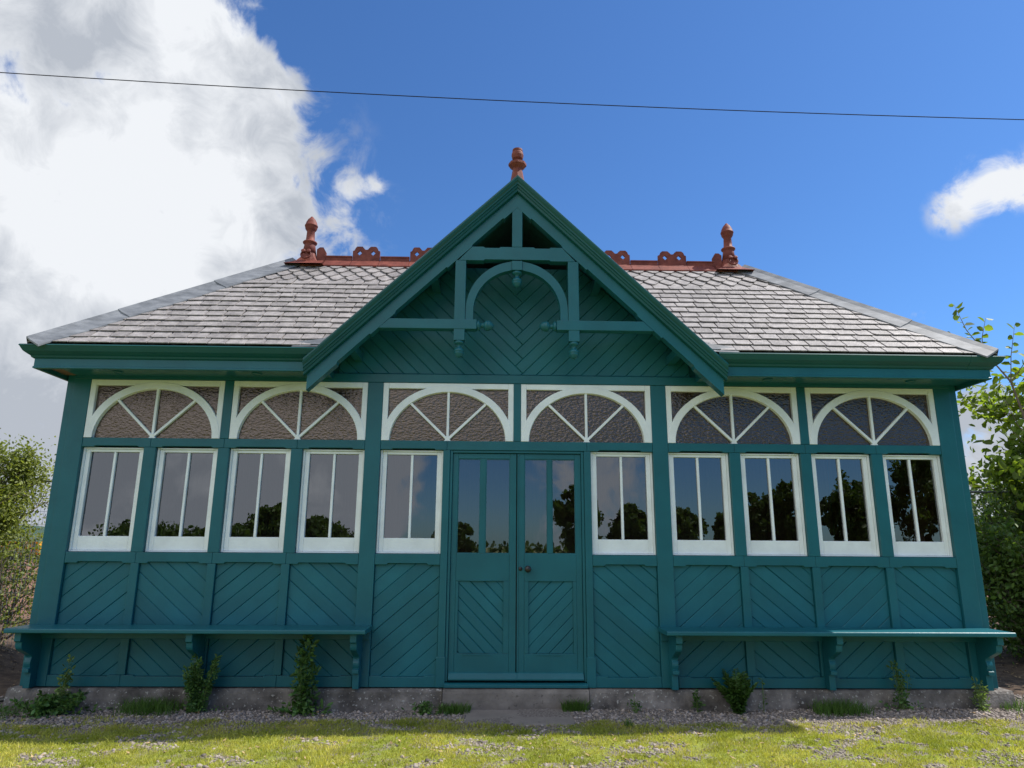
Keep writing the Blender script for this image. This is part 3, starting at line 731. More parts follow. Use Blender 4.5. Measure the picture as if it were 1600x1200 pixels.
for s in (-1, 1):
    xa, xb = GX+s*.455, GX+s*.550
    MB().box(min(xa, xb), max(xa, xb), YT0+.003, YT1, 2.888, 3.634).build('truss_post', teal, pav, bevel=.003)
    x_in, x_out = GX+s*.352, GX+s*1.20
    P = [(x_in, 2.990), (GX+s*1.205, 2.990), (GX+s*1.112, 3.078), (x_in, 3.078)]
    if area(P) < 0: P = P[::-1]
    MB().prism(P, YT0-.001, YT1-.002).build('hammer_beam', teal, pav, bevel=.003)
    knob((x_in, ym, 3.034), (-s, 0, 0), .95)
    knob(((xa+xb)/2, ym, 2.888), (0, 0, -1), .95)
    # arch brace, a quarter ring
    b = MB(); n = 16; vs = []
    cxx, czz = GX, 3.165; Ro, Ri = .452, .385
    pts = [(0, 3.080)]+[(PI/2*i/n, None) for i in range(n+1)]
    for t, z in pts:
        if z: a_, c_ = (cxx+s*Ri, z), (cxx+s*Ro, z)
        else: a_, c_ = (cxx+s*Ri*math.cos(t), czz+Ri*math.sin(t)), (cxx+s*Ro*math.cos(t), czz+(Ro+.015)*math.sin(t))
        if a_[0]*s-GX*s < .048: a_ = (GX+s*.048, czz+Ri); c_ = (GX+s*.048, 3.632)
        vs += [(a_[0], YT0+.012, a_[1]), (c_[0], YT0+.012, c_[1]), (a_[0], YT1, a_[1]), (c_[0], YT1, c_[1])]
    fs = []
    for i in range(len(pts)-1):
        o = i*4; p = o+4; fs += [(o, o+1, p+1, p), (o+2, p+2, p+3, o+3), (o, p, p+2, o+2), (o+1, o+3, p+3, p+1)]
    m_ = (len(pts)-1)*4; fs += [(0, 2, 3, 1), (m_, m_+1, m_+3, m_+2)]
    b.add(vs, fs).build('arch_brace', teal, pav)
    # purlin ends and soffit of the overhang
    for d_ in (.78, 1.48):
        zz = GA-GS*d_-.10
        MB().box(min(GX+s*d_, GX+s*(d_-.07)), max(GX+s*d_, GX+s*(d_-.07)), -.33, .011, zz-.075, zz).build('purlin', teal, pav)
# gable finial (octagonal)
MB().lathe([(.080, -.02), (.062, .06), (.046, .155), (.046, .165), (.050, .170), (.085, .200), (.085, .222), (.055, .240), (.038, .25), (.036, .262)], (GX, -.36, 4.41), n=8).lathe([(.034, .255), (.050, .272), (.057, .305), (.054, .33), (.046, .345), (.049, .352), (.047, .368), (.03, .378), (.004, .381)], (GX, -.36, 4.41), n=20).build('gable_finial', terra, pav)
b = MB(); b.prism([(GX-.10, GA-.07), (GX, GA+.025), (GX+.10, GA-.07), (GX+.085, GA-.085), (GX, GA-.0), (GX-.085, GA-.085)], -.45, 1.2).build('gable_ridge_tile', terra, pav)

# ------------------------------------------------------------------ doorstep slab
vs = [(-.43, -.085, -.152), (-.42, -.24, -.154), (-.398, -.40, -.156), (-.39, -.535, -.159), (-.31, -.552, -.160), (-.12, -.540, -.158), (.05, -.556, -.161), (.22, -.543, -.158), (.36, -.551, -.159), (.43, -.538, -.158), (.437, -.38, -.155), (.455, -.2, -.153), (.468, -.09, -.151)]
k_ = len(vs); b = MB().add(vs+[(x, y, z-.06) for x, y, z in vs], [tuple(range(k_)), tuple(reversed(range(k_, 2*k_)))]+[((i+1) % k_, i, k_+i, k_+(i+1) % k_) for i in range(k_)])
tag(b.build('doorstep_slab', slabm, bevel=.006), 'flat worn grey stone slab set in the gravel before the double doors', 'stone slab')

# ------------------------------------------------------------------ ground
def gz(x, y):
    x = np.asarray(x, float); y = np.asarray(y, float)
    base = -.160-.006*np.clip(-x, -4, 5)/1.0*.6
    base = base+.50*np.exp(-((x+6.3)/.75)**2-((y-1.7)/.8)**2)+.30*np.exp(-((x-6.6)/.9)**2-((y-2.0)/.9)**2)
    return base+.010*np.sin(x*2.1+1)*np.cos(y*3)+.006*np.sin(x*6.3)*np.sin(y*7+2)-.00*y
def axis(lim, fine, st, far):
    a = list(np.arange(-fine, fine+1e-6, st)); x = fine; s = st
    while x < far: s *= 1.35; x += s; a = [-x]+a+[x]
    return np.array(a)
X = axis(0, 6, .12, 6000); Y = axis(0, 4, .12, 6000)
gx, gy = np.meshgrid(X, Y, indexing='ij')
near = np.clip(1-(np.hypot(gx, gy)-8)/10, 0, 1)
gzv = gz(gx, gy)*near+(-.17)*(1-near)
V = np.stack([gx, gy, gzv], -1).reshape(-1, 3); nx_, ny_ = gx.shape
i, j = np.meshgrid(np.arange(nx_-1), np.arange(ny_-1), indexing='ij'); i = i.ravel(); j = j.ravel()
Fq = np.stack([i*ny_+j, (i+1)*ny_+j, (i+1)*ny_+j+1, i*ny_+j+1], -1)
gm = D.materials.new('ground_soil_moss_gravel'); gm.use_nodes = True; t = gm.node_tree; n = t.nodes; l = t.links
p = n['Principled BSDF']; p.inputs['Roughness'].default_value = .95; p.inputs['Specular IOR Level'].default_value = .2
tcn = n.new('ShaderNodeTexCoord'); sp = n.new('ShaderNodeSeparateXYZ'); l.new(tcn.outputs['Object'], sp.inputs[0])
def gn(scale, det=8, ro=.6):
    q = n.new('ShaderNodeTexNoise'); q.inputs['Scale'].default_value = scale; q.inputs['Detail'].default_value = det; q.inputs['Roughness'].default_value = ro; l.new(tcn.outputs['Object'], q.inputs['Vector']); return q.outputs['Fac']
def gmix(f, a, b):
    q = n.new('ShaderNodeMix'); q.data_type = 'RGBA'; l.new(f, q.inputs[0])
    for k, v in ((6, a), (7, b)):
        if isinstance(v, tuple): q.inputs[k].default_value = (*v, 1)
        else: l.new(v, q.inputs[k])
    return q.outputs[2]
def gmr(v, a, b):
    q = n.new('ShaderNodeMapRange'); l.new(v, q.inputs[0]); q.inputs[1].default_value = a; q.inputs[2].default_value = b; return q.outputs[0]
grav = gmix(gmr(gn(60, 4), .35, .65), (.10, .085, .075), (.30, .26, .235))
soil = gmix(gmr(gn(9), .35, .65), (.05, .032, .022), (.13, .09, .06))
moss = gmix(gmr(gn(25), .35, .65), (.15, .19, .03), (.27, .29, .06))
ym_ = n.new('ShaderNodeMath'); ym_.operation = 'ADD'; l.new(sp.outputs['Y'], ym_.inputs[0])
nzq = n.new('ShaderNodeMath'); nzq.operation = 'MULTIPLY_ADD'; l.new(gn(2.2, 6), nzq.inputs[0]); nzq.inputs[1].default_value = 1.1; nzq.inputs[2].default_value = -.55; l.new(nzq.outputs[0], ym_.inputs[1])
isg = gmr(ym_.outputs[0], -.80, -.62)
gs = gmix(gmr(gn(5.5, 8), .50, .60), moss, grav)
c1 = gmix(isg, gs, grav)
isback = gmr(sp.outputs['Y'], .0, .5); c2 = gmix(isback, c1, soil)
isfar = gmr(sp.outputs['Y'], 6, 9); field = gmix(gmr(gn(.02, 4), .4, .6), (.10, .14, .03), (.16, .20, .05)); red = gmix(gmr(gn(.6, 6), .4, .6), (.15, .075, .05), (.22, .12, .085))
c3 = gmix(isfar, c2, red); isff = gmr(sp.outputs['Y'], 55, 70); c4 = gmix(isff, c3, field)
isbk = gmr(sp.outputs['Y'], -6, -12); c5 = gmix(isbk, c4, (.19, .20, .09))
l.new(c5, p.inputs['Base Color'])
bb_ = n.new('ShaderNodeBump'); bb_.inputs['Strength'].default_value = .8; bb_.inputs['Distance'].default_value = .01; l.new(gn(70, 4), bb_.inputs['Height']); l.new(bb_.outputs[0], p.inputs['Normal'])
tag(npmesh('ground', V, Fq, gm), 'level ground of gravel, soil and thin mossy turf around the pavilion', None, None, 'structure')

def vnoise(x, y, s, seed):
    """cheap smooth noise for scattering"""
    r = np.random.default_rng(seed); out = 0
    for k in range(6):
        a, b2, ph = r.uniform(-1, 1)*s, r.uniform(-1, 1)*s, r.uniform(0, 6.3); out = out+np.sin(x*a*(1+k*.6)+y*b2*(1+k*.6)+ph)/(1+k*.3)
    return out/2.6
def keep_ground(x, y):
    return ~((np.abs(x) < 4.16) & (y > -.06)) & ~((np.abs(x-.02) < .42) & (y > -.55) & (y < 0))
# gravel stones
n_ = 80000
x = rng.uniform(-4.9, 5.0, n_); y = rng.uniform(-1.9, .5, n_)
g = vnoise(x, y, 4, 3)
edge = -.53+.20*vnoise(x, y*0, 3, 5)-.12*(x > 1.7)
patch = vnoise(x*1, y*1.6, 7, 9)
dens_ = np.where(y > edge, .95, np.where(patch > .40-.16*(x > 0), .6, .04))
k_ = (rng.random(n_) < dens_) & keep_ground(x, y)
x, y = x[k_], y[k_]; n_ = len(x)
r = rng.lognormal(math.log(.0066), .42, n_).clip(.003, .019)
ico = np.array([(0, 0, 1), (.89, 0, .45), (.28, .85, .45), (-.72, .53, .45), (-.72, -.53, .45), (.28, -.85, .45), (.72, .53, -.45), (-.28, .85, -.45), (-.89, 0, -.45), (-.28, -.85, -.45), (.72, -.53, -.45)])
icf = np.array([(0,1,2),(0,2,3),(0,3,4),(0,4,5),(0,5,1),(1,6,2),(2,7,3),(3,8,4),(4,9,5),(5,10,1),(6,7,2),(7,8,3),(8,9,4),(9,10,5),(10,6,1)])
th = rng.uniform(0, 2*PI, n_); sx = rng.uniform(.8, 1.5, n_); sz = rng.uniform(.4, .8, n_)
P3 = ico[None]*(1+rng.uniform(-.25, .25, (n_, 11, 1)))
px = P3[..., 0]*sx[:, None]; py = P3[..., 1]; pz = P3[..., 2]*sz[:, None]+rng.uniform(-.3, .3, (n_, 1))*px
vx_ = x[:, None]+r[:, None]*(px*np.cos(th)[:, None]-py*np.sin(th)[:, None]); vy_ = y[:, None]+r[:, None]*(px*np.sin(th)[:, None]+py*np.cos(th)[:, None])
vz_ = gz(x, y)[:, None]+r[:, None]*(pz+.25)
Vg = np.stack([vx_, vy_, vz_], -1).reshape(-1, 3); Fg = (icf[None]+np.arange(n_)[:, None, None]*11).reshape(-1, 3)
gravm = mat('gravel_stone', (.25, .212, .188), .85, .3, island=.6, var=.1, vscale=3)
tag(npmesh('gravel', Vg, Fg, gravm), 'loose grey and pinkish gravel along the foot of the pavilion', 'gravel', None, 'stuff')

def blades(x, y, z0, h, w, lean=.5):
    n_ = len(x); a = rng.uniform(0, 2*PI, n_); dx, dy = np.cos(a), np.sin(a); la = rng.uniform(0, 2*PI, n_); ll = h*rng.uniform(.05, lean, n_)
    base = np.stack([x, y, z0], -1); side = np.stack([dx*w, dy*w, 0*x], -1); tip = base+np.stack([np.cos(la)*ll*1.2, np.sin(la)*ll*1.2, h], -1); mid = base+np.stack([np.cos(la)*ll*.4, np.sin(la)*ll*.4, h*.6], -1)
    V = np.stack([base-side, base+side, mid+side*.8, mid-side*.8, tip], 1).reshape(-1, 3)
    o = (np.arange(n_)*5)[:, None]; F3 = np.concatenate([o+[0, 1, 2], o+[0, 2, 3], o+[3, 2, 4]])
    return V, F3
n_ = 380000
x = rng.uniform(-5.2, 5.4, n_); y = rng.uniform(-2.6, -.25, n_)
patch = vnoise(x, y*1.6, 7, 9); cl2 = vnoise(x, y, 16, 21); edge2 = -.46+.16*vnoise(x, y*0, 3, 5)-.10*(x > 1.7)
dn = np.where(y < edge2, np.where(patch < .42-.16*(x > 0), 1., .2), np.where((vnoise(x, y*1.5, 5, 33) > .42) & (y < -.30), .5, .0))*np.clip(.75+.6*cl2, .15, 1)
k_ = (rng.random(n_) < dn) & keep_ground(x, y); x, y = x[k_], y[k_]
hh_ = rng.uniform(.008, .026, len(x))*(1+.6*np.clip(vnoise(x, y, 9, 40), 0, 1)); ww = rng.uniform(.0013, .0028, len(x))
Vb, Fb = blades(x, y, gz(x, y)-.002, hh_, ww, 1.2)
grassm = mat('short_grass', (.28, .33, .04), .6, .3, island=.35, var=.25, vscale=2.2, transl=.42, col2=(.42, .39, .10))
n_ = 26000; x = rng.uniform(-5.2, 5.4, n_); y = rng.uniform(-2.4, -.35, n_); k_ = (vnoise(x, y*1.3, 11, 77) > .52) & (vnoise(x, y*1.6, 7, 9) < .35) & keep_ground(x, y); x, y = x[k_], y[k_]
Vc, Fc_ = blades(x, y, gz(x, y)-.002, rng.uniform(.02, .048, len(x)), rng.uniform(.0015, .0035, len(x)), 1.3)
Fb = np.concatenate([Fb, Fc_+len(Vb)]); Vb = np.concatenate([Vb, Vc])
tag(npmesh('grass', Vb, Fb, grassm), 'short patchy yellow-green grass across the foreground', 'grass', None, 'stuff')

# dry leaf litter and bits of straw
n_ = 5200
x = np.concatenate([rng.uniform(-5, 5.2, 1600), rng.normal(-5.9, .6, 1800), rng.normal(6.0, .7, 1800)]); y = np.concatenate([rng.uniform(-1.8, -.1, 1600), rng.uniform(.1, 2.6, 3600)])
k_ = keep_ground(x, y); x, y = x[k_], y[k_]; n_ = len(x); a = rng.uniform(0, 2*PI, n_); l_ = rng.uniform(.006, .022, n_); w_ = l_*rng.uniform(.1, .6, n_)
ca, sa = np.cos(a), np.sin(a); zz = gz(x, y)+.008; tz = rng.uniform(-.5, .9, n_)*l_
V = np.stack([np.stack([x-ca*l_, y-sa*l_, zz], -1), np.stack([x+sa*w_, y-ca*w_, zz+.004], -1), np.stack([x+ca*l_, y+sa*l_, zz+tz], -1), np.stack([x-sa*w_, y+ca*w_, zz+.003], -1)], 1).reshape(-1, 3)
tag(npmesh('leaf_litter', V, (np.arange(n_)*4)[:, None]+np.arange(4)[None], mat('dry_leaf', (.34, .24, .13), .8, .2, island=.5)), 'dry brown leaf fragments and straw scattered over the ground', 'leaf litter', None, 'stuff')

# ------------------------------------------------------------------ leaves, plants, trees
def leaves(P, size, nrm=None, aspect=.55, flat=.0, droop=0):
    """six-vertex folded leaves at P (n,3)"""
    n_ = len(P); size = np.broadcast_to(size, n_)
    t = rng.normal(size=(n_, 3)); 
    if nrm is not None: t = t*.7+nrm
    t[:, 2] -= droop; t /= np.linalg.norm(t, axis=1)[:, None]
    u = rng.normal(size=(n_, 3)); u[:, 2] += flat*2.5
    s_ = np.cross(t, u); s_ /= np.linalg.norm(s_, axis=1)[:, None]+1e-9; up = np.cross(s_, t)
    a = size[:, None]; w = a*aspect/2
    q0 = P; q1 = P+t*a*.35+s_*w+up*a*.10; q2 = P+t*a*.75+s_*w*.8+up*a*.06; q3 = P+t*a-up*a*.06; q4 = P+t*a*.75-s_*w*.8+up*a*.06; q5 = P+t*a*.35-s_*w+up*a*.10
    V = np.stack([q0, q1, q2, q3, q4, q5], 1).reshape(-1, 3); o = (np.arange(n_)*6)[:, None]
    Fq = np.concatenate([o+[0, 1, 2, 3], o+[0, 3, 4, 5]])
    return V, Fq
barkm = mat('grey_brown_bark', (.16, .125, .095), .9, .2, var=.3, vscale=8, bump=.8, bscale=25, stretch=(3, 3, .6))
twigm = mat('green_stem', (.10, .15, .04), .6, .3)
def leafm(name, c, c2, tr=.4): return mat(name, c, .5, .35, island=.4, var=.25, vscale=1.5, col2=c2, transl=tr)
lf_hazel = leafm('broad_green_leaf', (.10, .17, .024), (.18, .24, .035), .5)
lf_small = leafm('small_yellow_green_leaf', (.15, .19, .04), (.21, .24, .06), .4)
lf_dark = leafm('dark_green_leaf', (.055, .105, .02), (.095, .15, .03), .35)
lf_weed = leafm('weed_leaf', (.065, .14, .03), (.10, .19, .05), .35)
lf_pale = leafm('pale_weed_leaf', (.13, .21, .06), (.20, .27, .08), .35)
drym = mat('dry_twig', (.24, .17, .12), .8, .2)
def tree(name, base, height, spread, nb, leafmat, lsize, nleaf, label, cat='tree', group=None, tr=.05, forks=4, lo_=.25, lean=(0, 0), clump=.16, bark=barkm, multi=1, twig=.006):
    T = empty(name, base); tag(T, label, cat, group)
    b = MB(); tips = []
    for mstem in range(multi):
        a0 = random.uniform(0, 2*PI); off = Vector((math.cos(a0), math.sin(a0), 0))*(tr*1.6 if multi > 1 else 0)
        pts = []; m_ = 8; lx = random.uniform(-.2, .2)+lean[0]; ly = random.uniform(-.2, .2)+lean[1]
        if multi > 1: lx += math.cos(a0)*.45*spread; ly += math.sin(a0)*.45*spread
        H = height*.88*random.uniform(.85, 1)
        for i in range(m_+1):
            t = i/m_; pts.append(off+Vector((lx*t*t+random.uniform(-.03, .03)*height*.3, ly*t*t+random.uniform(-.03, .03)*height*.3, H*t)))
        pts[0] = off
        b.tube(pts, [tr*(1-.85*i/m_)+.004 for i in range(m_+1)], 8)
        for k in range(nb):
            t = lo_+(1-lo_)*(k+random.random())/nb; f = t*m_; i = min(int(f), m_-1); p = pts[i].lerp(pts[i+1], f-i)
            a = random.uniform(0, 2*PI); L_ = spread*random.uniform(.55, 1.05)*math.sqrt(max(.12, 1-((t-.5)/.62)**2)); up = random.uniform(.1, .9)
            d = Vector((math.cos(a), math.sin(a), up)).normalized(); bp = [p]; r0 = tr*(1-.8*t)*.5+.003
            for q in range(4):
                d = (d+Vector((random.uniform(-.3, .3), random.uniform(-.3, .3), random.uniform(-.15, .3)))).normalized(); bp.append(bp[-1]+d*L_/4)
            b.tube(bp, [r0*(1-.2*q)+.001 for q in range(5)], 5)
            for q in range(forks):
                i2 = random.randint(1, 3); p2 = bp[i2].lerp(bp[i2+1], random.random()); d2 = (d+Vector((random.uniform(-1, 1), random.uniform(-1, 1), random.uniform(-.6, .8)))).normalized()
                tw = [p2, p2+d2*L_*.2, p2+d2*L_*.4+Vector((0, 0, random.uniform(-.04, .04)))]
                b.tube(tw, [twig, twig*.7, twig*.35], 4); tips += [tw[1], tw[2], tw[2]]
            tips += [bp[3], bp[4], bp[4]]
    b.build('trunk', bark, T, smooth=True)
    tips = np.array([tuple(p) for p in tips]); idx = rng.integers(0, len(tips), nleaf)
    Pn = tips[idx]+rng.normal(size=(nleaf, 3))*clump*rng.uniform(.3, 1, (nleaf, 1))
    Pn[:, 2] = np.maximum(Pn[:, 2], .02)
    Vv, Ff = leaves(Pn, lsize*rng.uniform(.6, 1.2, nleaf), flat=.5)
    npmesh('crown', Vv, Ff, leafmat, T)
    return T
G = -.17
# right: tall broad-leaved tree, its sprig over the roof corner, dark thicket below
tree('leafy_tree', (7.0, 2.1, G), 4.3, 1.2, 34, lf_hazel, .125, 6600, 'tall broad-leaved tree in full green leaf close to the right corner of the pavilion', tr=.07, forks=6, clump=.17, lo_=.12)
def sapling():
    base = Vector((6.55, 2.1, G)); T = empty('sapling', base); tag(T, 'slender sapling with sparse large leaves rising over the right eaves', 'tree')
    b = MB(); P = []; Nn = []
    main = [Vector(p)-base for p in ((6.55, 2.1, G), (6.50, 2.12, 1.2), (6.42, 2.1, 2.4), (6.25, 2.1, 3.2), (5.95, 2.1, 3.62))]
    b.tube(main, [.028, .024, .018, .012, .007], 8)
    for tip, st, k in (((5.66, 2.08, 4.20), 4, 15), ((5.56, 2.15, 3.78), 4, 8), ((6.02, 2.05, 4.02), 4, 8), ((6.42, 2.1, 3.95), 3, 12), ((6.62, 2.0, 3.7), 3, 12), ((6.02, 1.95, 2.95), 2, 9), ((6.1, 2.0, 2.55), 2, 8), ((6.75, 2.1, 3.3), 2, 10)):
        t1 = Vector(tip)-base; a0 = main[st]; mid = a0.lerp(t1, .5)+Vector((-.03, 0, -.04)); b.tube([a0, mid, t1], [.007, .005, .002], 5)
        for q in range(k):
            t = .18+.82*q/(k-1); p = a0.lerp(mid, t*2) if t < .5 else mid.lerp(t1, t*2-1); d = (t1-mid).normalized()
            sd = d.cross(Vector((0, -1, .2))).normalized()*(1 if q % 2 else -1); P.append(tuple(p)); Nn.append(tuple(sd*2.4+d*.6+Vector((0, 0, -.3))))
    b.build('trunk', barkm, T, smooth=True)
    Vv, Ff = leaves(np.array(P), .115*rng.uniform(.6, 1.1, len(P)), np.array(Nn), .72); npmesh('crown', Vv, Ff, lf_hazel, T)
sapling()
tree('hedge_bush', (5.95, 1.7, G), 1.5, .66, 22, lf_dark, .06, 9000, 'dark dense bush behind the right corner of the pavilion', 'bush', tr=.035, forks=6, clump=.16, lo_=.03, multi=2)
tree('hedge_bush', (6.95, 3.2, G), 1.95, 1.1, 22, lf_dark, .065, 9000, 'wide dark bush behind the broad-leaved tree on the right', 'bush', tr=.04, forks=6, clump=.2, lo_=.03, multi=2)
tree('hedge_bush', (8.1, 4.6, G), 2.3, 1.3, 20, lf_dark, .08, 7000, 'farthest dark green bush at the right edge, behind the others', 'bush', tr=.05, forks=6, clump=.25, lo_=.03, multi=2)
# left
tree('scrub_tree', (-6.28, 1.9, G), 2.62, .60, 18, lf_small, .046, 13500, 'gnarled scrubby tree with small yellow-green leaves left of the pavilion', tr=.06, forks=6, clump=.13, lo_=.46, multi=3, lean=(.15, 0))
tree('bare_bush', (-5.75, 1.0, G+.08), 1.1, .55, 18, lf_weed, .035, 900, 'twiggy half-bare bush on the dark bank at the far left', 'bush', tr=.02, forks=6, clump=.2, lo_=.05, multi=3, bark=drym)
tree('bush', (-6.6, 3.4, G), 1.6, .8, 18, lf_small, .05, 4200, 'low rough bush behind the scrubby tree on the left', 'bush', tr=.03, forks=5, clump=.18, lo_=.05, multi=2)
# trees across the grass, seen mirrored in the windows
def far_tree(x, y, h, r, label):
    T = empty('park_tree', (x, y, G)); tag(T, label, 'tree', 'trees across the grass opposite the pavilion')
    MB().tube([(0, 0, 0), (.1, 0, h*.35), (0, .1, h*.8)], [h*.03, h*.02, h*.008], 8).build('trunk', barkm, T)
    nc = 70; cc = rng.normal(size=(nc, 3)); cc /= np.linalg.norm(cc, axis=1)[:, None]; cc *= rng.uniform(.3, 1, (nc, 1))**.6
    cen = np.stack([cc[:, 0]*r, cc[:, 1]*r, h*.58+cc[:, 2]*h*.38], -1)
    nl = 9000; idx = rng.integers(0, nc, nl); q = rng.normal(size=(nl, 3)); q /= np.linalg.norm(q, axis=1)[:, None]
    Pn = cen[idx]+q*(r*.22)*rng.uniform(.5, 1.5, (nc, 1))[idx]*rng.uniform(.55, 1.05, (nl, 1)); Pn[:, 2] = np.maximum(Pn[:, 2], .15)
    Vv, Ff = leaves(Pn, .22*rng.uniform(.6, 1.2, nl), aspect=.8); npmesh('crown', Vv, Ff, lf_dark, T)
spec = [(-23.5, 2.1, 3.4), (-17.2, 2.5, 3), (-14.4, 3.7, 2.0), (-11.6, 3.1, 1.9), (-9.2, 1.9, 2), (-2.9, 2.7, 1.4), (5.0, 5.1, 1.6), (8.9, 4.0, 1.5), (12.2, 4.0, 1.3), (15.4, 3.7, 1.2), (17.8, 4.9, 1.4), (19.8, 5.8, 1.5), (22.9, 6.0, 1.9), (25.6, 6.2, 1.7), (28.2, 7.8, 2.0), (32, 6.5, 3), (38, 6.8, 3.2), (45, 6, 3.4)]
words = ['far left low spreading', 'broad low', 'round-headed', 'dense medium', 'small rounded', 'short bushy', 'upright leafy', 'compact dark', 'narrow', 'small dark', 'rounded tall', 'loose tall', 'wide tall', 'thick-crowned', 'tallest', 'broad end', 'right end wide', 'outermost right'] if True else ['low spreading', 'broad low', 'round-headed', 'dense medium', 'small rounded', 'short bushy', 'upright leafy', 'compact dark', 'narrow', 'small dark', 'rounded tall', 'loose tall', 'wide tall', 'thick-crowned', 'tallest', 'broad end']
for (x_, h_, r_), wd in zip(spec, words):
    far_tree(x_, -40+random.uniform(-1.5, 1.5), h_+.25, r_, wd+' tree in the row mirrored dark in the glass')
V_, F_ = leaves(np.stack([rng.uniform(-60, 75, 16000), rng.uniform(-44, -42, 16000), rng.uniform(-.1, 1, 16000)*1.35], -1), .4)
tag(npmesh('far_hedge', V_, F_, lf_dark), 'long dark hedge across the grass opposite the pavilion, mirrored low in the windows', 'hedge')

# weeds at the foot of the wall
def weed(name, x, y, h, stems, nleaf, lsize, spread, lm, label, cat='weed', aspect=.5, bias=0, top=0, smat=twigm, droop=.1, baseleaves=0):
    z = float(gz(x, y)); T = empty(name, (x, y, z)); tag(T, label, cat)
    b = MB(); P = []; Nn = []
    for k in range(stems):
        a = random.uniform(0, 2*PI); r = spread*random.uniform(.1, 1); H = h*random.uniform(.55, 1) if k else h
        tip = Vector((math.cos(a)*r, math.sin(a)*r*.6, H)); b0 = Vector((math.cos(a)*r*.25, math.sin(a)*r*.2, 0)); mid = b0.lerp(tip, .5)+Vector((random.uniform(-.01, .01), 0, .02*h))
        b.tube([b0, mid, tip], [.0035, .0025, .001], 5)
        for q in range(nleaf//stems):
            t = random.random()**(1-bias); p = b0.lerp(mid, t*2) if t < .5 else mid.lerp(tip, t*2-1)
            aa = random.uniform(0, 2*PI); ln = lsize*1.3*(1-t*.6); o = Vector((math.cos(aa), math.sin(aa), random.uniform(-.1, .6)))
            p = p+o*random.random()*ln; P.append(tuple(p)); Nn.append(tuple(o))
        if top:
            for q in range(top): P.append(tuple(tip+Vector((random.gauss(0, .012), random.gauss(0, .012), random.gauss(0, .012))))); Nn.append((0, 0, 1))
    for q in range(baseleaves):
        aa = random.uniform(0, 2*PI); rr = spread*random.uniform(.2, 1.5); P.append((math.cos(aa)*rr*1.3, math.sin(aa)*rr*.5-.01, random.uniform(.005, .07))); Nn.append((math.cos(aa), math.sin(aa), .3))
    b.build('stem', smat, T)
    Vv, Ff = leaves(np.array(P), lsize*rng.uniform(.5, 1.1, len(P)), np.array(Nn), aspect, droop=droop); npmesh('foliage', Vv, Ff, lm, T)
    return T
weed('yellow_weed', -3.62, -.16, .42, 3, 240, .04, .06, lf_pale, 'upright pale yellow-green weed growing through the low leafy mat at the left end')
weed('leafy_mat', -3.72, -.18, .16, 16, 1200, .045, .34, lf_weed, 'low spreading green weed mat at the left end of the plinth', baseleaves=160)
weed('bushy_weed', -2.56, -.17, .44, 13, 2400, .03, .15, lf_weed, 'dense bushy green weed with tiny leaves under the left bench', baseleaves=60)
weed('ragwort', -1.72, -.17, .56, 6, 560, .06, .13, lf_weed, 'tall ragged weed with lobed leaves and a yellow bud tip under the left bench', aspect=.42, top=10, baseleaves=110)
weed('low_weed', -.72, -.2, .10, 9, 160, .035, .12, lf_weed, 'small low weed on the gravel just left of the doorstep slab', baseleaves=50)
weed('thin_weed', 2.02, -.13, .26, 2, 26, .03, .02, lf_weed, 'single thin stemmed weed just right of the fern')
weed('tall_thin_weed', 3.16, -.14, .34, 7, 200, .035, .10, lf_weed, 'cluster of tall thin weeds with seed heads under the right bench', top=5, baseleaves=50)
weed('end_weed', 3.82, -.14, .26, 5, 150, .045, .07, lf_pale, 'light green weed by the right end bracket of the bench', aspect=.3)
weed('low_weed', .97, -.17, .12, 5, 60, .03, .06, lf_weed, 'faint small weed against the plinth right of the doors')
weed('low_weed', 1.48, -.12, .18, 4, 90, .035, .07, lf_weed, 'thin low weed at the plinth just left of the fern')
def fern(x, y, h):
    z = float(gz(x, y)); T = empty('fern', (x, y, z)); tag(T, 'green fern-like plant with long toothed fronds at the foot of the right wall', 'fern')
    b = MB(); P = []; Nn = []; sz = []
    for k in range(13):
        a = 2*PI*k/13+random.uniform(-.2, .2); L_ = h*random.uniform(.75, 1.15); out = random.uniform(.35, .8) if k % 3 else .15; pts = []
        for q in range(9):
            t = q/8; pts.append(Vector((math.cos(a)*L_*out*t**1.2, math.sin(a)*L_*out*.7*t**1.2, L_*(t-.32*out*t*t))))
        b.tube(pts, [.003*(1-.8*q/8)+.0004 for q in range(9)], 4)
        for q in range(1, 42):
            t = q/42*8; i_ = int(t); p = pts[i_].lerp(pts[min(i_+1, 8)], t-i_); d = (pts[min(i_+1, 8)]-pts[i_]).normalized()
            sd = d.cross(Vector((math.cos(a)*.3, math.sin(a)*.3, 1))).normalized() if d.length else Vector((1, 0, 0))
            for sg in (-1, 1): P.append(tuple(p)); Nn.append(tuple((sd*sg*3+d*1.2))); sz.append(.065*math.sin(PI*min(1, .18+.78*q/42))+.012)
    b.build('stem', twigm, T)
    Vv, Ff = leaves(np.array(P), np.array(sz), np.array(Nn)*1.3, .38, flat=.5); npmesh('frond', Vv, Ff, lf_weed, T)
fern(1.80, -.16, .34)
def tuft(x, y, h, n_, sp, label, cat='grass tuft'):
    xx = rng.normal(0, sp, n_).clip(-1.7*sp, 1.7*sp); yy = rng.normal(0, sp*.6, n_).clip(-sp, sp)
    Vb, Fb = blades(xx, yy, np.zeros(n_), h*rng.uniform(.4, 1, n_), rng.uniform(.0015, .003, n_), .9)
    o = npmesh('grass_tuft', Vb, Fb, mat('tuft_grass', (.075, .15, .025), .6, .3, island=.35, transl=.35)); o.location = (x, y, float(gz(x, y))); tag(o, label, cat)
tuft(.48, -.12, .10, 420, .06, 'grass tuft at the right corner of the doorstep slab')
tuft(-.50, -.16, .09, 420, .07, 'grass tuft at the left corner of the doorstep slab')
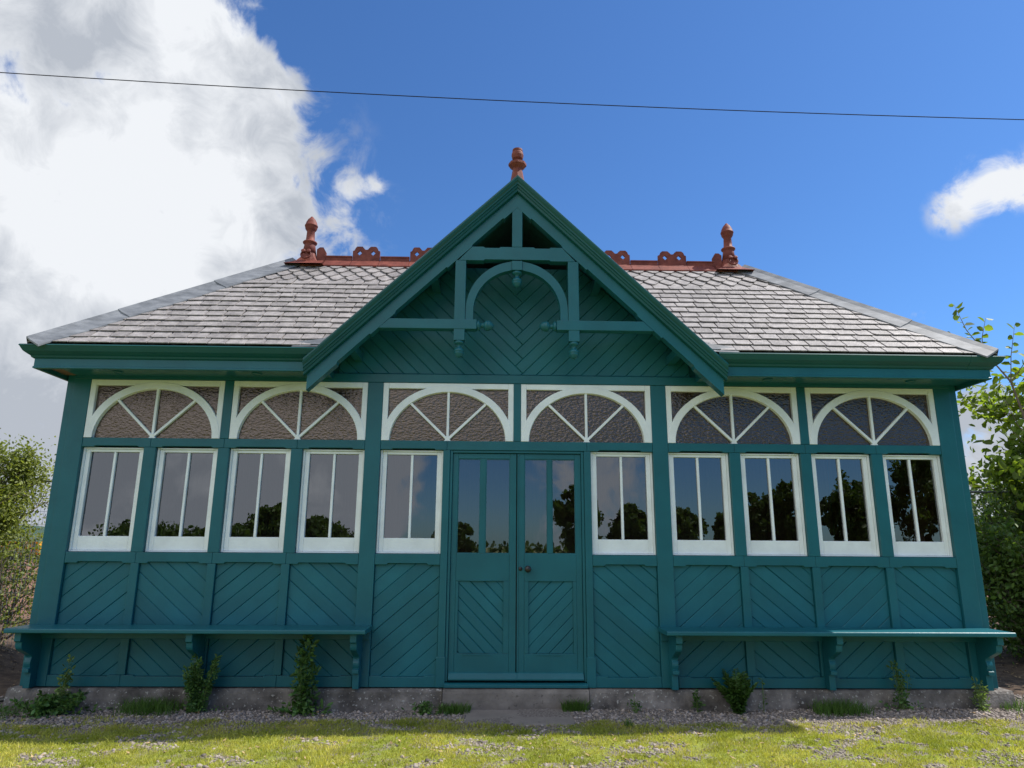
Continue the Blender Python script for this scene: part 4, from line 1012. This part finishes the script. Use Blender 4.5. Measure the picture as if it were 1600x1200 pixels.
tuft(-2.92, -.16, .13, 700, .13, 'grass tuft beside the bushy weed under the left bench')
tuft(2.62, -.20, .12, 700, .12, 'grass tuft on the gravel below the middle bracket of the right bench')
tuft(-4.25, -.2, .09, 700, .18, 'grass tuft past the left end of the plinth')
tuft(4.3, -.1, .09, 500, .16, 'grass tuft past the right end of the plinth')
tuft(.82, -.62, .07, 40, .02, 'few dry grass stems standing on the turf right of the slab')

# ------------------------------------------------------------------ fences, wire, hose, far things
def fence(x0, x1, y, z1, label):
    T = empty('mesh_fence_panel', ((x0+x1)/2, y, G)); tag(T, label, 'fence'); h = z1-G; w = (x1-x0)/2
    MB().tube([(-w, 0, .02), (-w, 0, h), (w, 0, h), (w, 0, .02)], .019, 8).build('frame', galv, T)
    b = MB(); x_ = -w+.04
    while x_ < w: b.tube([(x_, 0, .05), (x_, 0, h)], .0022, 3); x_ += .045
    zz = .1
    while zz < h: b.tube([(-w, .004, zz), (w, .004, zz)], .0022, 3); zz += .16
    b.build('wire_mesh', galv, T)
fence(-7.7, -4.6, 2.55, 1.90, 'grey steel mesh fence panel behind the scrubby tree on the left')
fence(4.5, 7.4, 2.75, 1.88, 'grey steel mesh fence panel mostly hidden in the bushes on the right')
pts = []
for i in range(61):
    t = i/60; x_ = -26+52*t; pts.append((x_, 4.0, 8.43-.0153*x_-.0001*(x_*x_)*0+.0006*(x_*x_)*0-.0))
pts = [(x_, y_, 8.428+.0013*x_*x_-.0301*x_) for (x_, y_, z_) in pts]
tag(MB().tube(pts, .0075, 6).build('overhead_cable', mat('cable_sheath', (.02, .02, .025), .9, .1)), 'thin dark overhead cable crossing the sky above the roof', 'cable')
tag(MB().tube([(-5.6, .25, G+.03), (-4.9, .16, G+.035), (-4.45, .12, G+.02), (-4.2, .05, G+.06)], .018, 8).build('hose', blackm), 'black hose lying on the soil at the left corner', 'hose')
orm = mat('orange_yellow_paint', (.75, .30, .02), .5, .4, var=.1); drk = mat('dark_steel', (.03, .04, .06), .5)
T = empty('site_skip', (-38.6, 53, G)); tag(T, 'small yellow-orange site skip far off beyond the mesh fence', 'skip')
MB().prismx([(-.8, .55), (.8, .55), (1.2, 1.55), (-1.2, 1.55)], -1.5, 1.5).build('body', orm, T)
MB().box(-1.7, 1.7, -.7, .7, .1, .54).build('base', drk, T); b = MB()
for q in (-1.2, -.4, .4, 1.2): b.box(q-.06, q+.06, -1.26, -1.1, .6, 1.5)
b.build('rib', drk, T)
# distant hills
X = np.linspace(-3500, 3500, 90); Yh = np.linspace(0, 900, 12); hx, hy = np.meshgrid(X, Yh, indexing='ij')
hz = (60+45*np.sin(hx/430+1)+22*np.sin(hx/170+.6))*np.sin(np.clip(hy/900, 0, 1)*PI/2)**1.3*.8
V = np.stack([hx, hy+2200, hz-1], -1).reshape(-1, 3); a_, b_ = hx.shape
i, j = np.meshgrid(np.arange(a_-1), np.arange(b_-1), indexing='ij'); i = i.ravel(); j = j.ravel()
tag(npmesh('hills', V, np.stack([i*b_+j, (i+1)*b_+j, (i+1)*b_+j+1, i*b_+j+1], -1), mat('far_wooded_hills', (.05, .085, .06), .9, .1, var=.3, vscale=.004)), 'low wooded hills on the horizon', None, None, 'structure')
